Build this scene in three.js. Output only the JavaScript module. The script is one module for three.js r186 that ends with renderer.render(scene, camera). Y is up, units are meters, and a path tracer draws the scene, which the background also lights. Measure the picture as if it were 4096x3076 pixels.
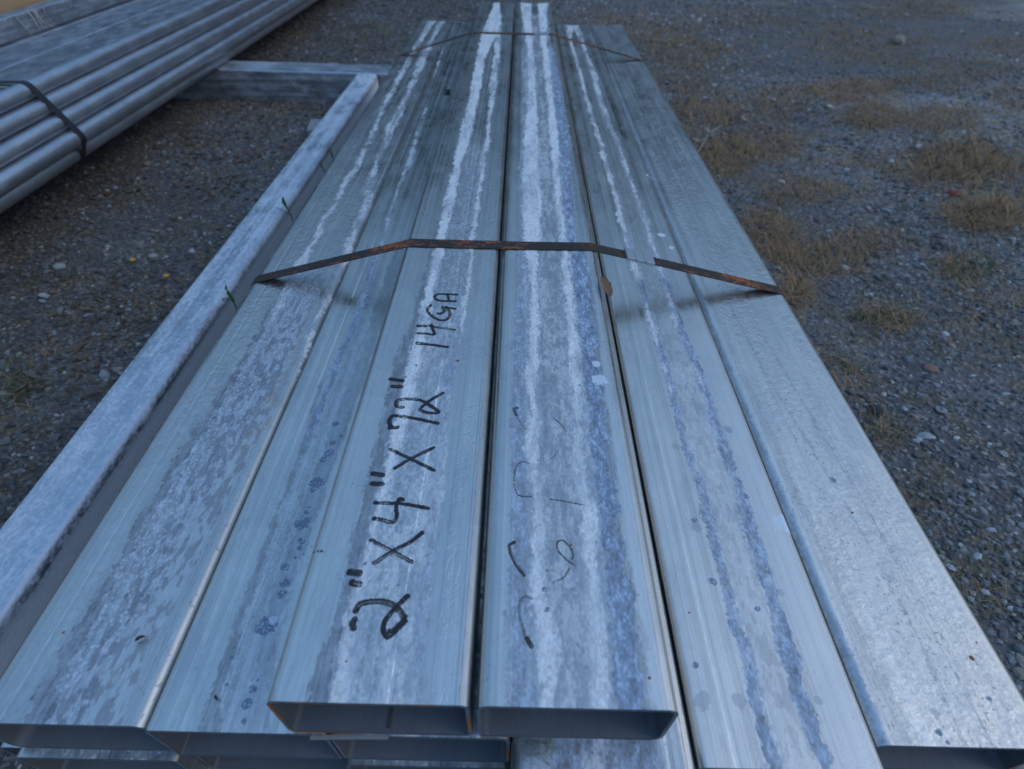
import * as THREE from 'three';
import { mergeGeometries } from 'three/addons/utils/BufferGeometryUtils.js';

/* ------------------------------------------------------------------ camera, sky, sun, exposure */
const EYE = 0.647;                                   // camera height over the ground
const PITCH = THREE.MathUtils.degToRad(43.3), ROLL = THREE.MathUtils.degToRad(1.3), FPX = 2220;
const scene = new THREE.Scene();
const camera = new THREE.PerspectiveCamera(69.43, 1024 / 769, 0.02, 400);
camera.position.set(0, EYE, 0);
camera.rotation.order = 'YXZ';
camera.rotation.set(-PITCH, 0, ROLL);
camera.focus = 0.46;
camera.userData.fStop = 7;

const SUN = new THREE.Vector3(0.80, 0.62, 0.10).normalize();
{
  const w = 512, h = 256, d = new Float32Array(w * h * 4);
  for (let j = 0; j < h; j++) for (let i = 0; i < w; i++) {
    const el = (j + 0.5) / h * Math.PI - Math.PI / 2, az = (i + 0.5) / w * 2 * Math.PI - Math.PI;
    const x = Math.cos(el) * Math.cos(az), y = Math.sin(el), z = Math.cos(el) * Math.sin(az);
    const up = Math.max(0, y), k = 0.62 + 0.38 * up;
    const near = Math.max(0, x * SUN.x + y * SUN.y + z * SUN.z), glow = 0.62 * near ** 4 + 0.75 * near ** 14;
    const o = (j * w + i) * 4;
    d[o] = k * (0.34 + 0.10 * (1 - up)) + glow * 1.25;
    d[o + 1] = k * (0.72 + 0.05 * (1 - up)) + glow * 1.18;
    d[o + 2] = k * (1.38 - 0.18 * (1 - up)) + glow * 1.08;
    d[o + 3] = 1;
  }
  const t = new THREE.DataTexture(d, w, h, THREE.RGBAFormat, THREE.FloatType);
  t.mapping = THREE.EquirectangularReflectionMapping; t.magFilter = t.minFilter = THREE.LinearFilter; t.needsUpdate = true;
  scene.background = t; scene.environment = t;
}
const sun = new THREE.DirectionalLight(new THREE.Color(1.0, 0.94, 0.84), 0.5);
sun.position.copy(SUN).multiplyScalar(12); sun.target.position.set(0, 0, -1.2);
sun.castShadow = true; sun.shadow.radius = 30; sun.shadow.mapSize.set(2048, 2048);
Object.assign(sun.shadow.camera, { left: -7, right: 7, top: 7, bottom: -7, near: 0.5, far: 40 });
scene.add(sun, sun.target);

const renderer = new THREE.WebGLRenderer({ antialias: true });
renderer.setSize(1024, 769);
renderer.toneMapping = THREE.LinearToneMapping;
renderer.toneMappingExposure = 0.68;
renderer.shadowMap.enabled = true;

/* ------------------------------------------------------------------ helpers */
function rng(seed) { let a = seed >>> 0; return () => { a = (a + 0x6d2b79f5) | 0; let t = Math.imul(a ^ (a >>> 15), 1 | a); t = (t + Math.imul(t ^ (t >>> 7), 61 | t)) ^ t; return ((t ^ (t >>> 14)) >>> 0) / 4294967296; }; }
const NT = new Float32Array(65536); { const r = rng(77); for (let i = 0; i < 65536; i++) NT[i] = r(); }
function vn(x, y, s = 0) {                             // value noise 0..1
  const xi = Math.floor(x), yi = Math.floor(y); let fx = x - xi, fy = y - yi;
  fx = fx * fx * (3 - 2 * fx); fy = fy * fy * (3 - 2 * fy);
  const a = (xi + s * 37) & 255, b = (a + 1) & 255, c = ((yi + s * 91) & 255) << 8, e = ((yi + s * 91 + 1) & 255) << 8;
  const p = NT[a | c], q = NT[b | c], u = NT[a | e], v = NT[b | e];
  return p + (q - p) * fx + (u - p) * fy + (p - q - u + v) * fx * fy;
}
const fb = (x, y, s = 0) => 0.53 * vn(x, y, s) + 0.29 * vn(x * 2.1 + 5, y * 2.1, s + 1) + 0.18 * vn(x * 4.3, y * 4.3 + 9, s + 2);
const sm = (a, b, x) => { const t = Math.min(1, Math.max(0, (x - a) / (b - a))); return t * t * (3 - 2 * t); };
const lerp = (a, b, t) => a + (b - a) * t;

// a photograph pixel (4096 x 3076) as a direction; met with the plane at depth h below the eye it gives a place
function pixelRay(px, py) {
  const a = (px - 2048) / FPX, b = -(py - 1538) / FPX;
  const a2 = a * Math.cos(ROLL) - b * Math.sin(ROLL), b2 = a * Math.sin(ROLL) + b * Math.cos(ROLL);
  return new THREE.Vector3(a2, b2 * Math.cos(PITCH) - Math.sin(PITCH), -b2 * Math.sin(PITCH) - Math.cos(PITCH));
}
const onLevel = (px, py, y) => { const d = pixelRay(px, py); return d.multiplyScalar((y - EYE) / d.y).add(camera.position); };
const onSide = (px, py, x) => { const d = pixelRay(px, py); return d.multiplyScalar(x / d.x).add(camera.position); };

const used = new Map();
function numbered(n) { const k = used.get(n) ?? 0; used.set(n, k + 1); return k ? n + '_' + String(k).padStart(3, '0') : n; }
function shadows(o) { o.traverse((m) => { if (m.isMesh) { m.castShadow = true; m.receiveShadow = true; } }); return o; }
function tag(o, label, category, group) { o.userData.label = label; o.userData.category = category; if (group) o.userData.group = group; return o; }
function put(o, name, label, category, group) { o.name = numbered(name); tag(o, label, category, group); scene.add(o); return shadows(o); }
function part(parent, name, geo, mat) { const m = new THREE.Mesh(geo, mat); m.name = name; parent.add(m); return m; }
function geo(pos, idx, uv, col) {
  const g = new THREE.BufferGeometry();
  g.setAttribute('position', new THREE.Float32BufferAttribute(pos, 3));
  if (uv) g.setAttribute('uv', new THREE.Float32BufferAttribute(uv, 2));
  if (col) g.setAttribute('color', new THREE.Float32BufferAttribute(col, 3));
  g.setIndex(idx); g.computeVertexNormals(); return g;
}
const rgb = (r, g, b) => new THREE.Color().setRGB(r, g, b);
const std = (c, rough = 0.8, metal = 0, more = {}) => new THREE.MeshStandardMaterial({ color: c, roughness: rough, metalness: metal, ...more });
function dataTex(bytes, w, h, srgb, wrap) {
  const t = new THREE.DataTexture(bytes, w, h); t.magFilter = t.minFilter = THREE.LinearFilter;
  if (srgb) t.colorSpace = THREE.SRGBColorSpace;
  t.wrapS = t.wrapT = wrap ? THREE.RepeatWrapping : THREE.ClampToEdgeWrapping; t.needsUpdate = true; return t;
}
const toS = (() => { const L = new Uint8Array(4097); for (let i = 0; i <= 4096; i++) { const x = i / 4096; L[i] = Math.round(255 * (x <= 0.0031308 ? 12.92 * x : 1.055 * x ** (1 / 2.4) - 0.055)); } return (x) => L[Math.max(0, Math.min(4096, (x * 4096) | 0))]; })();

/* ------------------------------------------------------------------ ground */
const GREY = (r) => { const k = r(); return k < 0.70 ? lerp(0.045, 0.12, r()) : k < 0.95 ? lerp(0.10, 0.19, r()) : lerp(0.19, 0.34, r()); };
{
  const w = 1024, c = new Uint8Array(w * w * 4), b = new Uint8Array(w * w * 4);
  for (let j = 0; j < w; j++) for (let i = 0; i < w; i++) {
    const x = i / w * 256, y = j / w * 256, o = (j * w + i) * 4;         // 1.28 m a tile
    const f = vn(x, y, 3), m = vn(x / 2, y / 2, 8), l = vn(x / 16, y / 16, 5), k = vn(x / 8, y / 8, 21);
    let g = 0.055 + 0.10 * f * f + 0.055 * m * m + 0.03 * l;
    if (f > 0.86) g += 0.1;
    const br = sm(0.45, 0.75, k);
    c[o] = toS(g * lerp(1.0, 1.14, br)); c[o + 1] = toS(g * lerp(1, 0.98, br)); c[o + 2] = toS(g * lerp(1.02, 0.76, br)); c[o + 3] = 255;
    b[o] = b[o + 1] = b[o + 2] = 255 * (0.5 * f + 0.3 * m + 0.2 * l); b[o + 3] = 255;
  }
  const map = dataTex(c, w, w, true, true), bump = dataTex(b, w, w, false, true);
  const pos = [], uv = [], idx = [], gcol = [], N = 220;
  const ax = (i) => { const t = i / N * 2 - 1; return Math.sign(t) * (Math.abs(t) * 4 + 46 * Math.abs(t) ** 5); };
  for (let j = 0; j <= N; j++) for (let i = 0; i <= N; i++) {
    const x = ax(i), z = ax(j) - 2, far = sm(5, 9, Math.hypot(x, z + 2));
    const y = (1 - far) * (0.014 * (fb(x * 3, z * 3, 4) - 0.5) + 0.008 * (vn(x * 11, z * 11, 6) - 0.5)) - 0.006;
    pos.push(x, y, z); uv.push(x / 1.28, z / 1.28);
    const sand = sm(0.42, 0.6, fb(x * 0.7 + 4, z * 0.9, 18)) * sm(0.3, 1.4, x) * sm(0.8, 2.4, -z), soil = sm(0.35, 0.6, fb(x * 2.2, z * 2.2 + 3, 25)) * sm(-0.2, -0.7, x);   // fine sand, bare soil
    gcol.push(lerp(lerp(0.85, 1.6, sand), 0.64, soil), lerp(lerp(0.85, 1.6, sand), 0.58, soil), lerp(lerp(0.87, 1.62, sand), 0.53, soil));
  }
  for (let j = 0; j < N; j++) for (let i = 0; i < N; i++) { const a = j * (N + 1) + i; idx.push(a, a + N + 1, a + 1, a + 1, a + N + 1, a + N + 2); }
  const g = new THREE.Mesh(geo(pos, idx, uv, gcol), new THREE.MeshStandardMaterial({ vertexColors: true, map, bumpMap: bump, bumpScale: 0.006, roughness: 0.95 }));
  g.name = 'ground'; g.userData.kind = 'structure'; g.receiveShadow = true; scene.add(g);
}
const groundY = (x, z) => 0.014 * (fb(x * 3, z * 3, 4) - 0.5) + 0.008 * (vn(x * 11, z * 11, 6) - 0.5) - 0.006;
const grassy = (x, z) => x > 0 ? sm(0.5, 0.66, fb(x * 1.3 + 3, z * 1.9 + 7, 12)) * sm(0.2, 0.9, -z) : 0;

// gravel: loose stones pressed into the ground
{
  const g = new THREE.Group(); g.name = 'gravel'; g.userData = { kind: 'stuff', label: 'loose grey crushed gravel covering the yard ground', category: 'gravel' };
  const r = rng(5), V = 5, lists = Array.from({ length: V }, () => []);
  const add = (x, z, s) => { if (x > -0.30 && x < 0.28 && z > -2.02) return; lists[(r() * V) | 0].push([x, z, s]); };
  for (let k = 0; k < 360000; k++) {
    const dist = 0.25 + 5.6 * r() ** 0.8, a = (r() * 2 - 1) * 1.25, x = Math.sin(a) * dist, z = -Math.cos(a) * dist + 0.3;
    if (z > 0.3 || grassy(x, z) * 0.8 > r()) continue;
    const sandy = sm(0.3, 1.2, x - 1.2 + 0.35 * (z + 4.5)) * sm(2, 3.2, -z);
    if (sandy * 0.85 > r()) continue;
    const q = r();
    add(x, z, (q < 0.84 ? lerp(0.0014, 0.0032, r()) : q < 0.985 ? lerp(0.003, 0.0052, r()) : lerp(0.005, 0.0085, r())) * (1 + 0.12 * dist));
  }
  const m4 = new THREE.Matrix4(), qn = new THREE.Quaternion(), e = new THREE.Euler(), col = new THREE.Color();
  lists.forEach((list, v) => {
    const base = new THREE.IcosahedronGeometry(1, v < 2 ? 1 : 0), p = base.attributes.position, rr = rng(90 + v);
    const seen = new Map();
    for (let i = 0; i < p.count; i++) {
      const key = [p.getX(i), p.getY(i), p.getZ(i)].map((n) => n.toFixed(3)).join();
      if (!seen.has(key)) seen.set(key, lerp(0.72, 1.18, rr()));
      const f = seen.get(key); p.setXYZ(i, p.getX(i) * f * 1.15, p.getY(i) * f * 0.68, p.getZ(i) * f);
    }
    base.computeVertexNormals();
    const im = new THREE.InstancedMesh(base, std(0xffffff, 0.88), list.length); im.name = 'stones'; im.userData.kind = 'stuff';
    list.forEach(([x, z, s], i) => {
      e.set((rr() - 0.5) * 0.9, rr() * 6.3, (rr() - 0.5) * 0.9); qn.setFromEuler(e);
      m4.compose(new THREE.Vector3(x, groundY(x, z) + s * 0.15, z), qn, new THREE.Vector3(s * lerp(0.8, 1.4, rr()), s * lerp(0.7, 1.1, rr()), s)); im.setMatrixAt(i, m4);
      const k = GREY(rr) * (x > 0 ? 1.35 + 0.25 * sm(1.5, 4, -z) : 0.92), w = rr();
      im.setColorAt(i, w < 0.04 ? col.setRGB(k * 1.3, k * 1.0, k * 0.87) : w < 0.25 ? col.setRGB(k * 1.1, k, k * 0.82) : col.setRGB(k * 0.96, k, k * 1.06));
    });
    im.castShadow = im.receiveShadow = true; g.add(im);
  });
  scene.add(g);
}

/* ------------------------------------------------------------------ galvanized tubes */
const IN = 0.0254, LEN = 1.895, SIDE = 0.012;
const VA = 0.15, VN = Math.log(1 + 1.95 / VA), vOf = (s) => Math.log(1 + Math.max(0, s) / VA) / VN, sOf = (v) => VA * (Math.exp(v * VN) - 1);

// one painted skin per tube: bands of white oxide, blue patina and stains laid where the photograph shows them
function skin(o) {
  const { W = 4 * IN, x0, z0, top, seed, bands = [], spots = [], ink = [], ripple = 0, tone = 1, lines = 1, seams = [], warm = 0, W2 = 384, H2 = 2048, drips = 0, speck = 0 } = o;
  const toUS = (px, py) => { const p = onLevel(px, py, top); return [p.x - x0, z0 - p.z]; };
  const B = bands.map((b) => ({ ...b, k: b.k.map(([y, l, r]) => { const a = toUS(l, y), c = toUS(r, y); return [(a[1] + c[1]) / 2, a[0], c[0]]; }).sort((a, c) => a[0] - c[0]) }));
  const n = W2 * H2, C = new Float32Array(n * 3), M = new Float32Array(n), R = new Float32Array(n), Ht = new Float32Array(n);
  const bl = new Float32Array(B.length), br = new Float32Array(B.length), bf = new Float32Array(B.length);
  for (let j = 0; j < H2; j++) {
    const s = sOf((j + 0.5) / H2);
    B.forEach((b, q) => {
      const k = b.k; let i = 0; while (i < k.length - 2 && s > k[i + 1][0]) i++;
      const t = Math.min(1, Math.max(0, (s - k[i][0]) / (k[i + 1][0] - k[i][0] || 1)));
      bl[q] = lerp(k[i][1], k[i + 1][1], t); br[q] = lerp(k[i][2], k[i + 1][2], t);
      const e = b.end ?? 0.04;
      bf[q] = (k[0][0] < 0.02 ? 1 : sm(-e, 0, s - k[0][0])) * (k[k.length - 1][0] > LEN - 0.1 ? 1 : sm(-e, 0, k[k.length - 1][0] - s));
    });
    for (let i = 0; i < W2; i++) {
      const u = (i + 0.5) / W2 * (W + 2 * SIDE) - SIDE, at = j * W2 + i;
      const drag = vn(u * 1400, s * 1.2, seed) - 0.5, drag2 = vn(u * 420, s * 0.8, seed + 5) - 0.5, blot = fb(u * 70, s * 22, seed + 9) - 0.5, fine = vn(u * 900, s * 700, seed + 2) - 0.5;
      let g = 0.53 * tone * (1 + lines * (0.14 * drag + 0.12 * drag2) + 0.20 * blot + 0.06 * fine);
      let cr = g * (1.05 + warm), cg = g * 1.005, cb = g * (0.945 - warm * 1.2), me = 0.96, ro = 0.295 + 0.12 * blot + 0.09 * drag2 + 0.05 * drag, he = 0.5 + 0.025 * drag * lines + 0.01 * fine;
      const mx = (m, r2, g2, b2, me2, ro2, hh) => { cr += (r2 - cr) * m; cg += (g2 - cg) * m; cb += (b2 - cb) * m; me += (me2 - me) * m; ro += (ro2 - ro) * m; he += hh * m; };
      {                                                     // tide marks, spangle, pits
        const wx = 0.02 * (vn(u * 40, s * 14, seed + 15) - 0.5), td = fb((u + wx) * 75, (s + wx) * 26, seed + 17), sp = vn(u * 230 + 3 * vn(u * 90, s * 90, seed), s * 170, seed + 19);
        mx(0.30 * sm(0.515, 0.545, td), g * 0.80, g * 0.82, g * 0.85, 0.85, 0.38, 0); mx(0.22 * sm(0.022, 0.0, Math.abs(td - 0.515)), 0.60, 0.62, 0.63, 0.6, 0.5, 0);
        mx(0.16 * sm(0.45, 0.6, sp), g * 1.12, g * 1.12, g * 1.12, 0.95, 0.33, 0);
        const dl = vn(u * 760, s * 0.9, seed + 37), dl2 = vn(u * 560 + 40, s * 1.6, seed + 39); mx(lines * 0.34 * sm(0.70, 0.88, dl) * (0.5 + 0.5 * vn(u * 90, s * 7, seed + 44)), 0.25, 0.27, 0.29, 0.85, 0.36, -0.01); mx(lines * 0.26 * sm(0.74, 0.9, dl2), 0.66, 0.67, 0.67, 0.7, 0.42, 0.01);
        const pit = vn(u * 1000, s * 760, seed + 23); mx(0.55 * sm(0.90, 0.95, pit) * sm(0.45, 0.7, vn(u * 30, s * 12, seed + 27)), 0.17, 0.19, 0.22, 0.3, 0.6, -0.04);
      }
      if (ripple) {
        const w1 = fb(u * 330 + 1.5 * vn(u * 60, s * 60, seed + 3), s * 330 + u * 240, seed + 21), w2 = fb(u * 150, s * 240 - u * 90, seed + 31);
        const rz = ripple * sm(0.004, 0.02, u) * sm(0.002, 0.012, W - u) * lerp(0.5, 1, sm(0.35, 0.6, vn(u * 45, s * 18, seed + 33)));
        he += rz * (0.34 * (w1 - 0.5) + 0.2 * (w2 - 0.5));
        const pat = sm(0.5, 0.62, w1) * rz; mx(0.30 * pat, 0.40, 0.415, 0.44, 0.6, 0.5, 0);
        mx(0.25 * sm(0.55, 0.75, w2) * rz, 0.62, 0.64, 0.66, 0.5, 0.5, 0);
        if (speck) { const sp = vn(u * 700, s * 520, seed + 41); mx(sm(0.83, 0.9, sp) * speck * sm(0.4, 0.6, vn(u * 40, s * 25, seed + 43)), 0.2, 0.22, 0.26, 0.3, 0.6, -0.05); }
      }
      if (drips) {
        const zz = sm(W * 0.78, W * 0.82, u) * sm(W * 0.965, W * 0.93, u);
        if (zz > 0) { const q = Math.abs(fb(u * 210 + s * 60, s * 120 - u * 60, seed + 61) - 0.5); const ln = sm(0.09, 0.0, q) * sm(0.42, 0.6, vn(u * 50, s * 55, seed + 63)) * zz * drips; he += 0.10 * ln; mx(0.18 * ln, 0.62, 0.65, 0.67, 0.7, 0.4, 0); }
      }
      for (let q = 0; q < B.length; q++) {
        if (bf[q] <= 0) continue;
        const b = B[q], wob = b.wob ?? 0.0022, w = Math.min(u - bl[q], br[q] - u);
        if (w < -0.012) continue;
        const edge = wob * 2.2 * (fb(s * (b.ws ?? 46), q * 9 + (u - bl[q] > br[q] - u ? 40 : 0), seed + q) - 0.5) + 0.0052 * (fb(u * 300, s * 120, seed + q + 50) - 0.5) + 0.003 * (vn(u * 900, s * 520, seed + q + 55) - 0.5);
        let m = (b.t === 'white' ? sm(-0.0022, 0.0040, w + edge) : sm(-0.0009, 0.0016, w + edge)) * bf[q];
        if (m <= 0) continue;
        const t = fb(u * 300, s * 120, seed + q + 70), t2 = fb(u * 850, s * 520, seed + q + 80), t3 = fb(u * 110, s * 22, seed + q + 90);
        const a = (b.a ?? 1);
        if (b.t === 'white') {
          const cov = m * a * sm(0.47, 0.71, 0.40 * t + 0.34 * t2 + 0.38 * t3 + 0.45 * (m - 0.8) + (b.dense ?? 0.05));
          const l = 0.44 + 0.50 * t2 + 0.14 * (t - 0.5);
          mx(0.5 * m * a, 0.36 + 0.2 * (t - 0.5), 0.41 + 0.2 * (t - 0.5), 0.47 + 0.2 * (t - 0.5), 0.45, 0.5, 0.0); mx(cov * (0.5 + 0.42 * sm(0.3, 0.6, t3)), l * 0.97, l * 0.99, l * 1.01, 0.02, 0.85, 0.05 + 0.08 * (t2 - 0.5));
        } else if (b.t === 'blue') {
          const l = 0.66 + 1.1 * (t - 0.45) + 1.0 * (t2 - 0.5);
          mx(m * a * 0.92, 0.25 * l + 0.03, 0.345 * l + 0.03, 0.49 * l + 0.03, 0.22, 0.58, 0.03 * (t2 - 0.5));
          mx(m * a * 0.7 * sm(0.56, 0.68, 0.5 * t + 0.5 * t2), 0.46, 0.54, 0.66, 0.05, 0.8, 0.06);
        } else if (b.t === 'stain') {
          const l = 0.9 + 1.0 * (t - 0.5) + 0.5 * (t2 - 0.5) + 0.5 * drag; mx(m * a * 0.8, 0.265 * l, 0.275 * l, 0.30 * l, 0.7, 0.42, -0.01);
        } else if (b.t === 'patina') {
          const l = 0.9 + 1.0 * (t - 0.5) + 0.8 * (t2 - 0.5) + 0.5 * drag2; mx(m * a * 0.75, 0.345 * l, 0.385 * l, 0.435 * l, 0.55, 0.48, 0.03 * (t2 - 0.5));
          mx(m * a * 0.5 * sm(0.58, 0.7, t2), 0.55, 0.6, 0.68, 0.05, 0.8, 0.04);
        } else if (b.t === 'mottle') {
          mx(m * a * sm(0.5, 0.58, t), 0.19, 0.215, 0.26, 0.4, 0.5, -0.06); mx(m * a * 0.6 * sm(0.5, 0.4, t), 0.52, 0.56, 0.62, 0.5, 0.5, 0.05);
        } else if (b.t === 'pale') mx(m * a * (0.6 + 0.4 * t), 0.60, 0.62, 0.64, 0.6, 0.46, 0.02);
        else if (b.t === 'dirt') mx(m * a * sm(0.42, 0.6, t), 0.10, 0.07, 0.045, 0, 0.9, 0.1);
        else if (b.t === 'rust') mx(m * a * sm(0.48, 0.62, t), 0.26, 0.10, 0.035, 0, 0.9, 0.05);
      }
      for (const [su, dark, ww = 0.0007, hh = 0.25] of seams) {
        const d = Math.abs(u - su + 0.0004 * (vn(s * 140, 3, seed) - 0.5)); if (d > ww * 5) continue;
        const l = sm(ww, ww * 0.3, d); mx(l * dark * (0.5 + 0.5 * vn(s * 260, 7, seed)), 0.15, 0.18, 0.24, 0.3, 0.6, 0); he += hh * sm(ww * 5, ww, Math.abs(u - su - ww * 2.5));
      }
      C[at * 3] = cr; C[at * 3 + 1] = cg; C[at * 3 + 2] = cb; M[at] = me; R[at] = ro; Ht[at] = he;
    }
  }
  const disc = (u, s, ru, rs, fn) => {
    const i0 = Math.max(0, Math.floor((u - ru + SIDE) / (W + 2 * SIDE) * W2)), i1 = Math.min(W2 - 1, Math.ceil((u + ru + SIDE) / (W + 2 * SIDE) * W2));
    const j0 = Math.max(0, Math.floor(vOf(Math.max(0, s - rs)) * H2)), j1 = Math.min(H2 - 1, Math.ceil(vOf(s + rs) * H2));
    for (let j = j0; j <= j1; j++) { const ss = sOf((j + 0.5) / H2); for (let i = i0; i <= i1; i++) fn((i + 0.5) / W2 * (W + 2 * SIDE) - SIDE, ss, j * W2 + i); }
  };
  const blend = (at, m, r2, g2, b2, me2, ro2) => { C[at * 3] += (r2 - C[at * 3]) * m; C[at * 3 + 1] += (g2 - C[at * 3 + 1]) * m; C[at * 3 + 2] += (b2 - C[at * 3 + 2]) * m; M[at] += (me2 - M[at]) * m; R[at] += (ro2 - R[at]) * m; };
  const rr = rng(seed * 13 + 5);
  for (const [px, py, wpx, kind] of spots) {                    // droplets, rust specks
    const [u, s] = toUS(px, py), [u2] = toUS(px + wpx, py), rad = (u2 - u) / 2, sd = rr() * 200;
    disc(u, s, rad * 1.8, rad * 1.8, (x, y, at) => {
      const d = Math.hypot(x - u, y - s) / rad + 0.9 * (fb(x * 450 + sd, y * 450, 7) - 0.5), m = sm(1.05, 0.88, d), t = fb(x * 900, y * 900 + sd, 9);
      if (kind === 'rust') blend(at, m, 0.22, 0.075, 0.02, 0, 0.9);
      else if (kind === 'pale') blend(at, m * 0.8, 0.5 + 0.2 * t, 0.56 + 0.2 * t, 0.66 + 0.15 * t, 0.05, 0.8);
      else if (kind === 'wet') blend(at, m * 0.5, 0.3, 0.32, 0.36, 0.5, 0.4);
      else { blend(at, m * 0.95, 0.10 + 0.12 * t, 0.13 + 0.14 * t, 0.18 + 0.17 * t, 0.25, 0.5); if (t > 0.62) blend(at, m * 0.6, 0.5, 0.55, 0.65, 0, 0.8); }
    });
  }
  for (const { p, w: w0 = 0.003, a = 1, dry = 0.35 } of ink) {  // felt-pen strokes
    const w = w0 * 0.66;
    const P = p.map(([x, y]) => toUS(x, y)), pts = [];
    const cv = new THREE.CatmullRomCurve3(P.map(([x, y]) => new THREE.Vector3(x, y, 0)), false, 'centripetal');
    const N = Math.max(6, Math.ceil(cv.getLength() / 0.0007)); for (let i = 0; i <= N; i++) pts.push(cv.getPoint(i / N));
    const cx = pts.map((q) => q.x), cy = pts.map((q) => q.y), umin = Math.min(...cx), umax = Math.max(...cx), smin = Math.min(...cy), smax = Math.max(...cy), sd = rr() * 90;
    disc((umin + umax) / 2, (smin + smax) / 2, (umax - umin) / 2 + w, (smax - smin) / 2 + w, (x, y, at) => {
      let best = 1, bi = 0; for (let i = 0; i <= N; i++) { const d = Math.hypot(x - cx[i], y - cy[i]); if (d < best) { best = d; bi = i; } }
      if (best > w) return;
      const i2 = Math.min(N, bi + 1), i1 = Math.max(0, bi - 1), tx = cx[i2] - cx[i1], ty = cy[i2] - cy[i1], tl = Math.hypot(tx, ty) || 1, off = ((x - cx[bi]) * ty - (y - cy[bi]) * tx) / tl;
      const streak = vn(off * 2600 + sd, bi * 0.03, 3), skip = vn(off * 1500 + sd, bi * 0.09, 14);
      let m = sm(w * 0.52, w * 0.42, best + 0.0005 * (vn(x * 900, y * 900, 5) - 0.5)) * a;
      m *= 1 - dry * sm(0.58, 0.78, 0.6 * streak + 0.4 * skip) * sm(0.05, 0.25, bi / N);
      if (R[at] > 0.5) m *= 1 - 0.55 * sm(0.5, 0.8, R[at]) * sm(0.45, 0.7, vn(x * 1500, y * 1500, 8));
      blend(at, m, 0.010, 0.009, 0.013, 0, 0.6);
    });
  }
  const c8 = new Uint8Array(n * 4), o8 = new Uint8Array(n * 4), b8 = new Uint8Array(n * 4);
  for (let i = 0; i < n; i++) {
    c8[i * 4] = toS(C[i * 3]); c8[i * 4 + 1] = toS(C[i * 3 + 1]); c8[i * 4 + 2] = toS(C[i * 3 + 2]); c8[i * 4 + 3] = 255;
    o8[i * 4] = 255; o8[i * 4 + 1] = 255 * Math.min(1, Math.max(0.1, R[i])); o8[i * 4 + 2] = 255 * Math.min(1, Math.max(0, M[i])); o8[i * 4 + 3] = 255;
    b8[i * 4] = b8[i * 4 + 1] = b8[i * 4 + 2] = 255 * Math.min(1, Math.max(0, Ht[i])); b8[i * 4 + 3] = 255;
  }
  const orm = dataTex(o8, W2, H2);
  return new THREE.MeshStandardMaterial({ map: dataTex(c8, W2, H2, true), roughnessMap: orm, metalnessMap: orm, roughness: 1, metalness: 1, bumpMap: dataTex(b8, W2, H2), bumpScale: 0.0014 });
}

// rounded rectangle outline, anticlockwise seen from the near end, starting at the top left corner and running right
function outline(W, H, r, flat = 8, seg = 6) {
  const P = [];                                               // [x, y, run]
  const arc = (cx, cy, a0, a1) => { for (let i = 0; i <= seg; i++) { const a = lerp(a0, a1, i / seg); P.push([cx + r * Math.cos(a), cy + r * Math.sin(a)]); } };
  const hw = W / 2, hh = H / 2;
  arc(-hw + r, hh - r, Math.PI, Math.PI / 2);
  for (let i = 1; i < flat; i++) P.push([lerp(-hw + r, hw - r, i / flat), hh]);
  arc(hw - r, hh - r, Math.PI / 2, 0);
  arc(hw - r, -hh + r, 0, -Math.PI / 2);
  arc(-hw + r, -hh + r, -Math.PI / 2, -Math.PI);
  return P;
}
// where a point of the outline falls across the skin: the top face, and a little of both walls
function across(x, y, W, H, r) { const hh = H / 2; let u = x + W / 2; if (y < hh - r) { u = x < 0 ? -(hh - r - y) : W + (hh - r - y); } return Math.min(1, Math.max(0, (Math.min(W + SIDE, Math.max(-SIDE, u)) + SIDE) / (W + 2 * SIDE))); }
function wallGeo(P, W, H, r, L, inward, sag, rows, dent) {
  const pos = [], uv = [], idx = [], n = P.length;
  for (let j = 0; j <= rows; j++) {
    const s = j === 0 ? 0 : sOf(j / rows * vOf(L));
    for (let i = 0; i <= n; i++) {
      const [x, y] = P[i % n]; let yy = y;
      if (y > H / 2 - r) { const q = 1 - (2 * x / W) ** 2; yy -= q * (sag + dent * sm(L - 0.22, L, s)); }
      pos.push(x, yy, -s);
      let u = across(x, y, W, H, r); if (i === n) u = 0; uv.push(u, vOf(s));
    }
  }
  for (let j = 0; j < rows; j++) for (let i = 0; i < n; i++) { const a = j * (n + 1) + i, b = a + n + 1; inward ? idx.push(a, a + 1, b, a + 1, b + 1, b) : idx.push(a, b, a + 1, a + 1, b, b + 1); }
  return geo(pos, idx, uv);
}
const edgeMat = std(0xffffff, 0.8, 0.15, { vertexColors: true });
function rimGeo(Po, Pi, z, W, H, r, seed, rust, sag) {
  const pos = [], col = [], idx = [], n = Po.length, K = 4; let m = 0;
  const drop = (x, y) => y > H / 2 - r - 0.002 ? sag * (1 - (2 * x / W) ** 2) : 0;
  for (let i = 0; i <= n * K; i++) {
    const a = Math.floor(i / K) % n, b = (a + 1) % n, t = (i % K) / K;
    for (const P of [Po, Pi]) {
      const x = lerp(P[a][0], P[b][0], t), y = lerp(P[a][1], P[b][1], t); pos.push(x, y - drop(x, y), z);
      const q = sm(1.08 - rust, 1.22 - rust, 0.7 * vn(x * 70 + seed, y * 70, seed) + 0.3 * vn(x * 400, y * 400, seed + 3)), k = 0.75 + 0.5 * vn(x * 500, y * 500, 4);
      col.push(lerp(0.15, 0.42, q) * k, lerp(0.16, 0.13, q) * k, lerp(0.18, 0.03, q) * k);
    }
    if (i) { idx.push(m - 2, m - 1, m, m, m - 1, m + 1); } m += 2;
  }
  return geo(pos, idx, null, col);
}
const innerMat = std(rgb(0.30, 0.32, 0.35), 0.6, 0.2);
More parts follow.
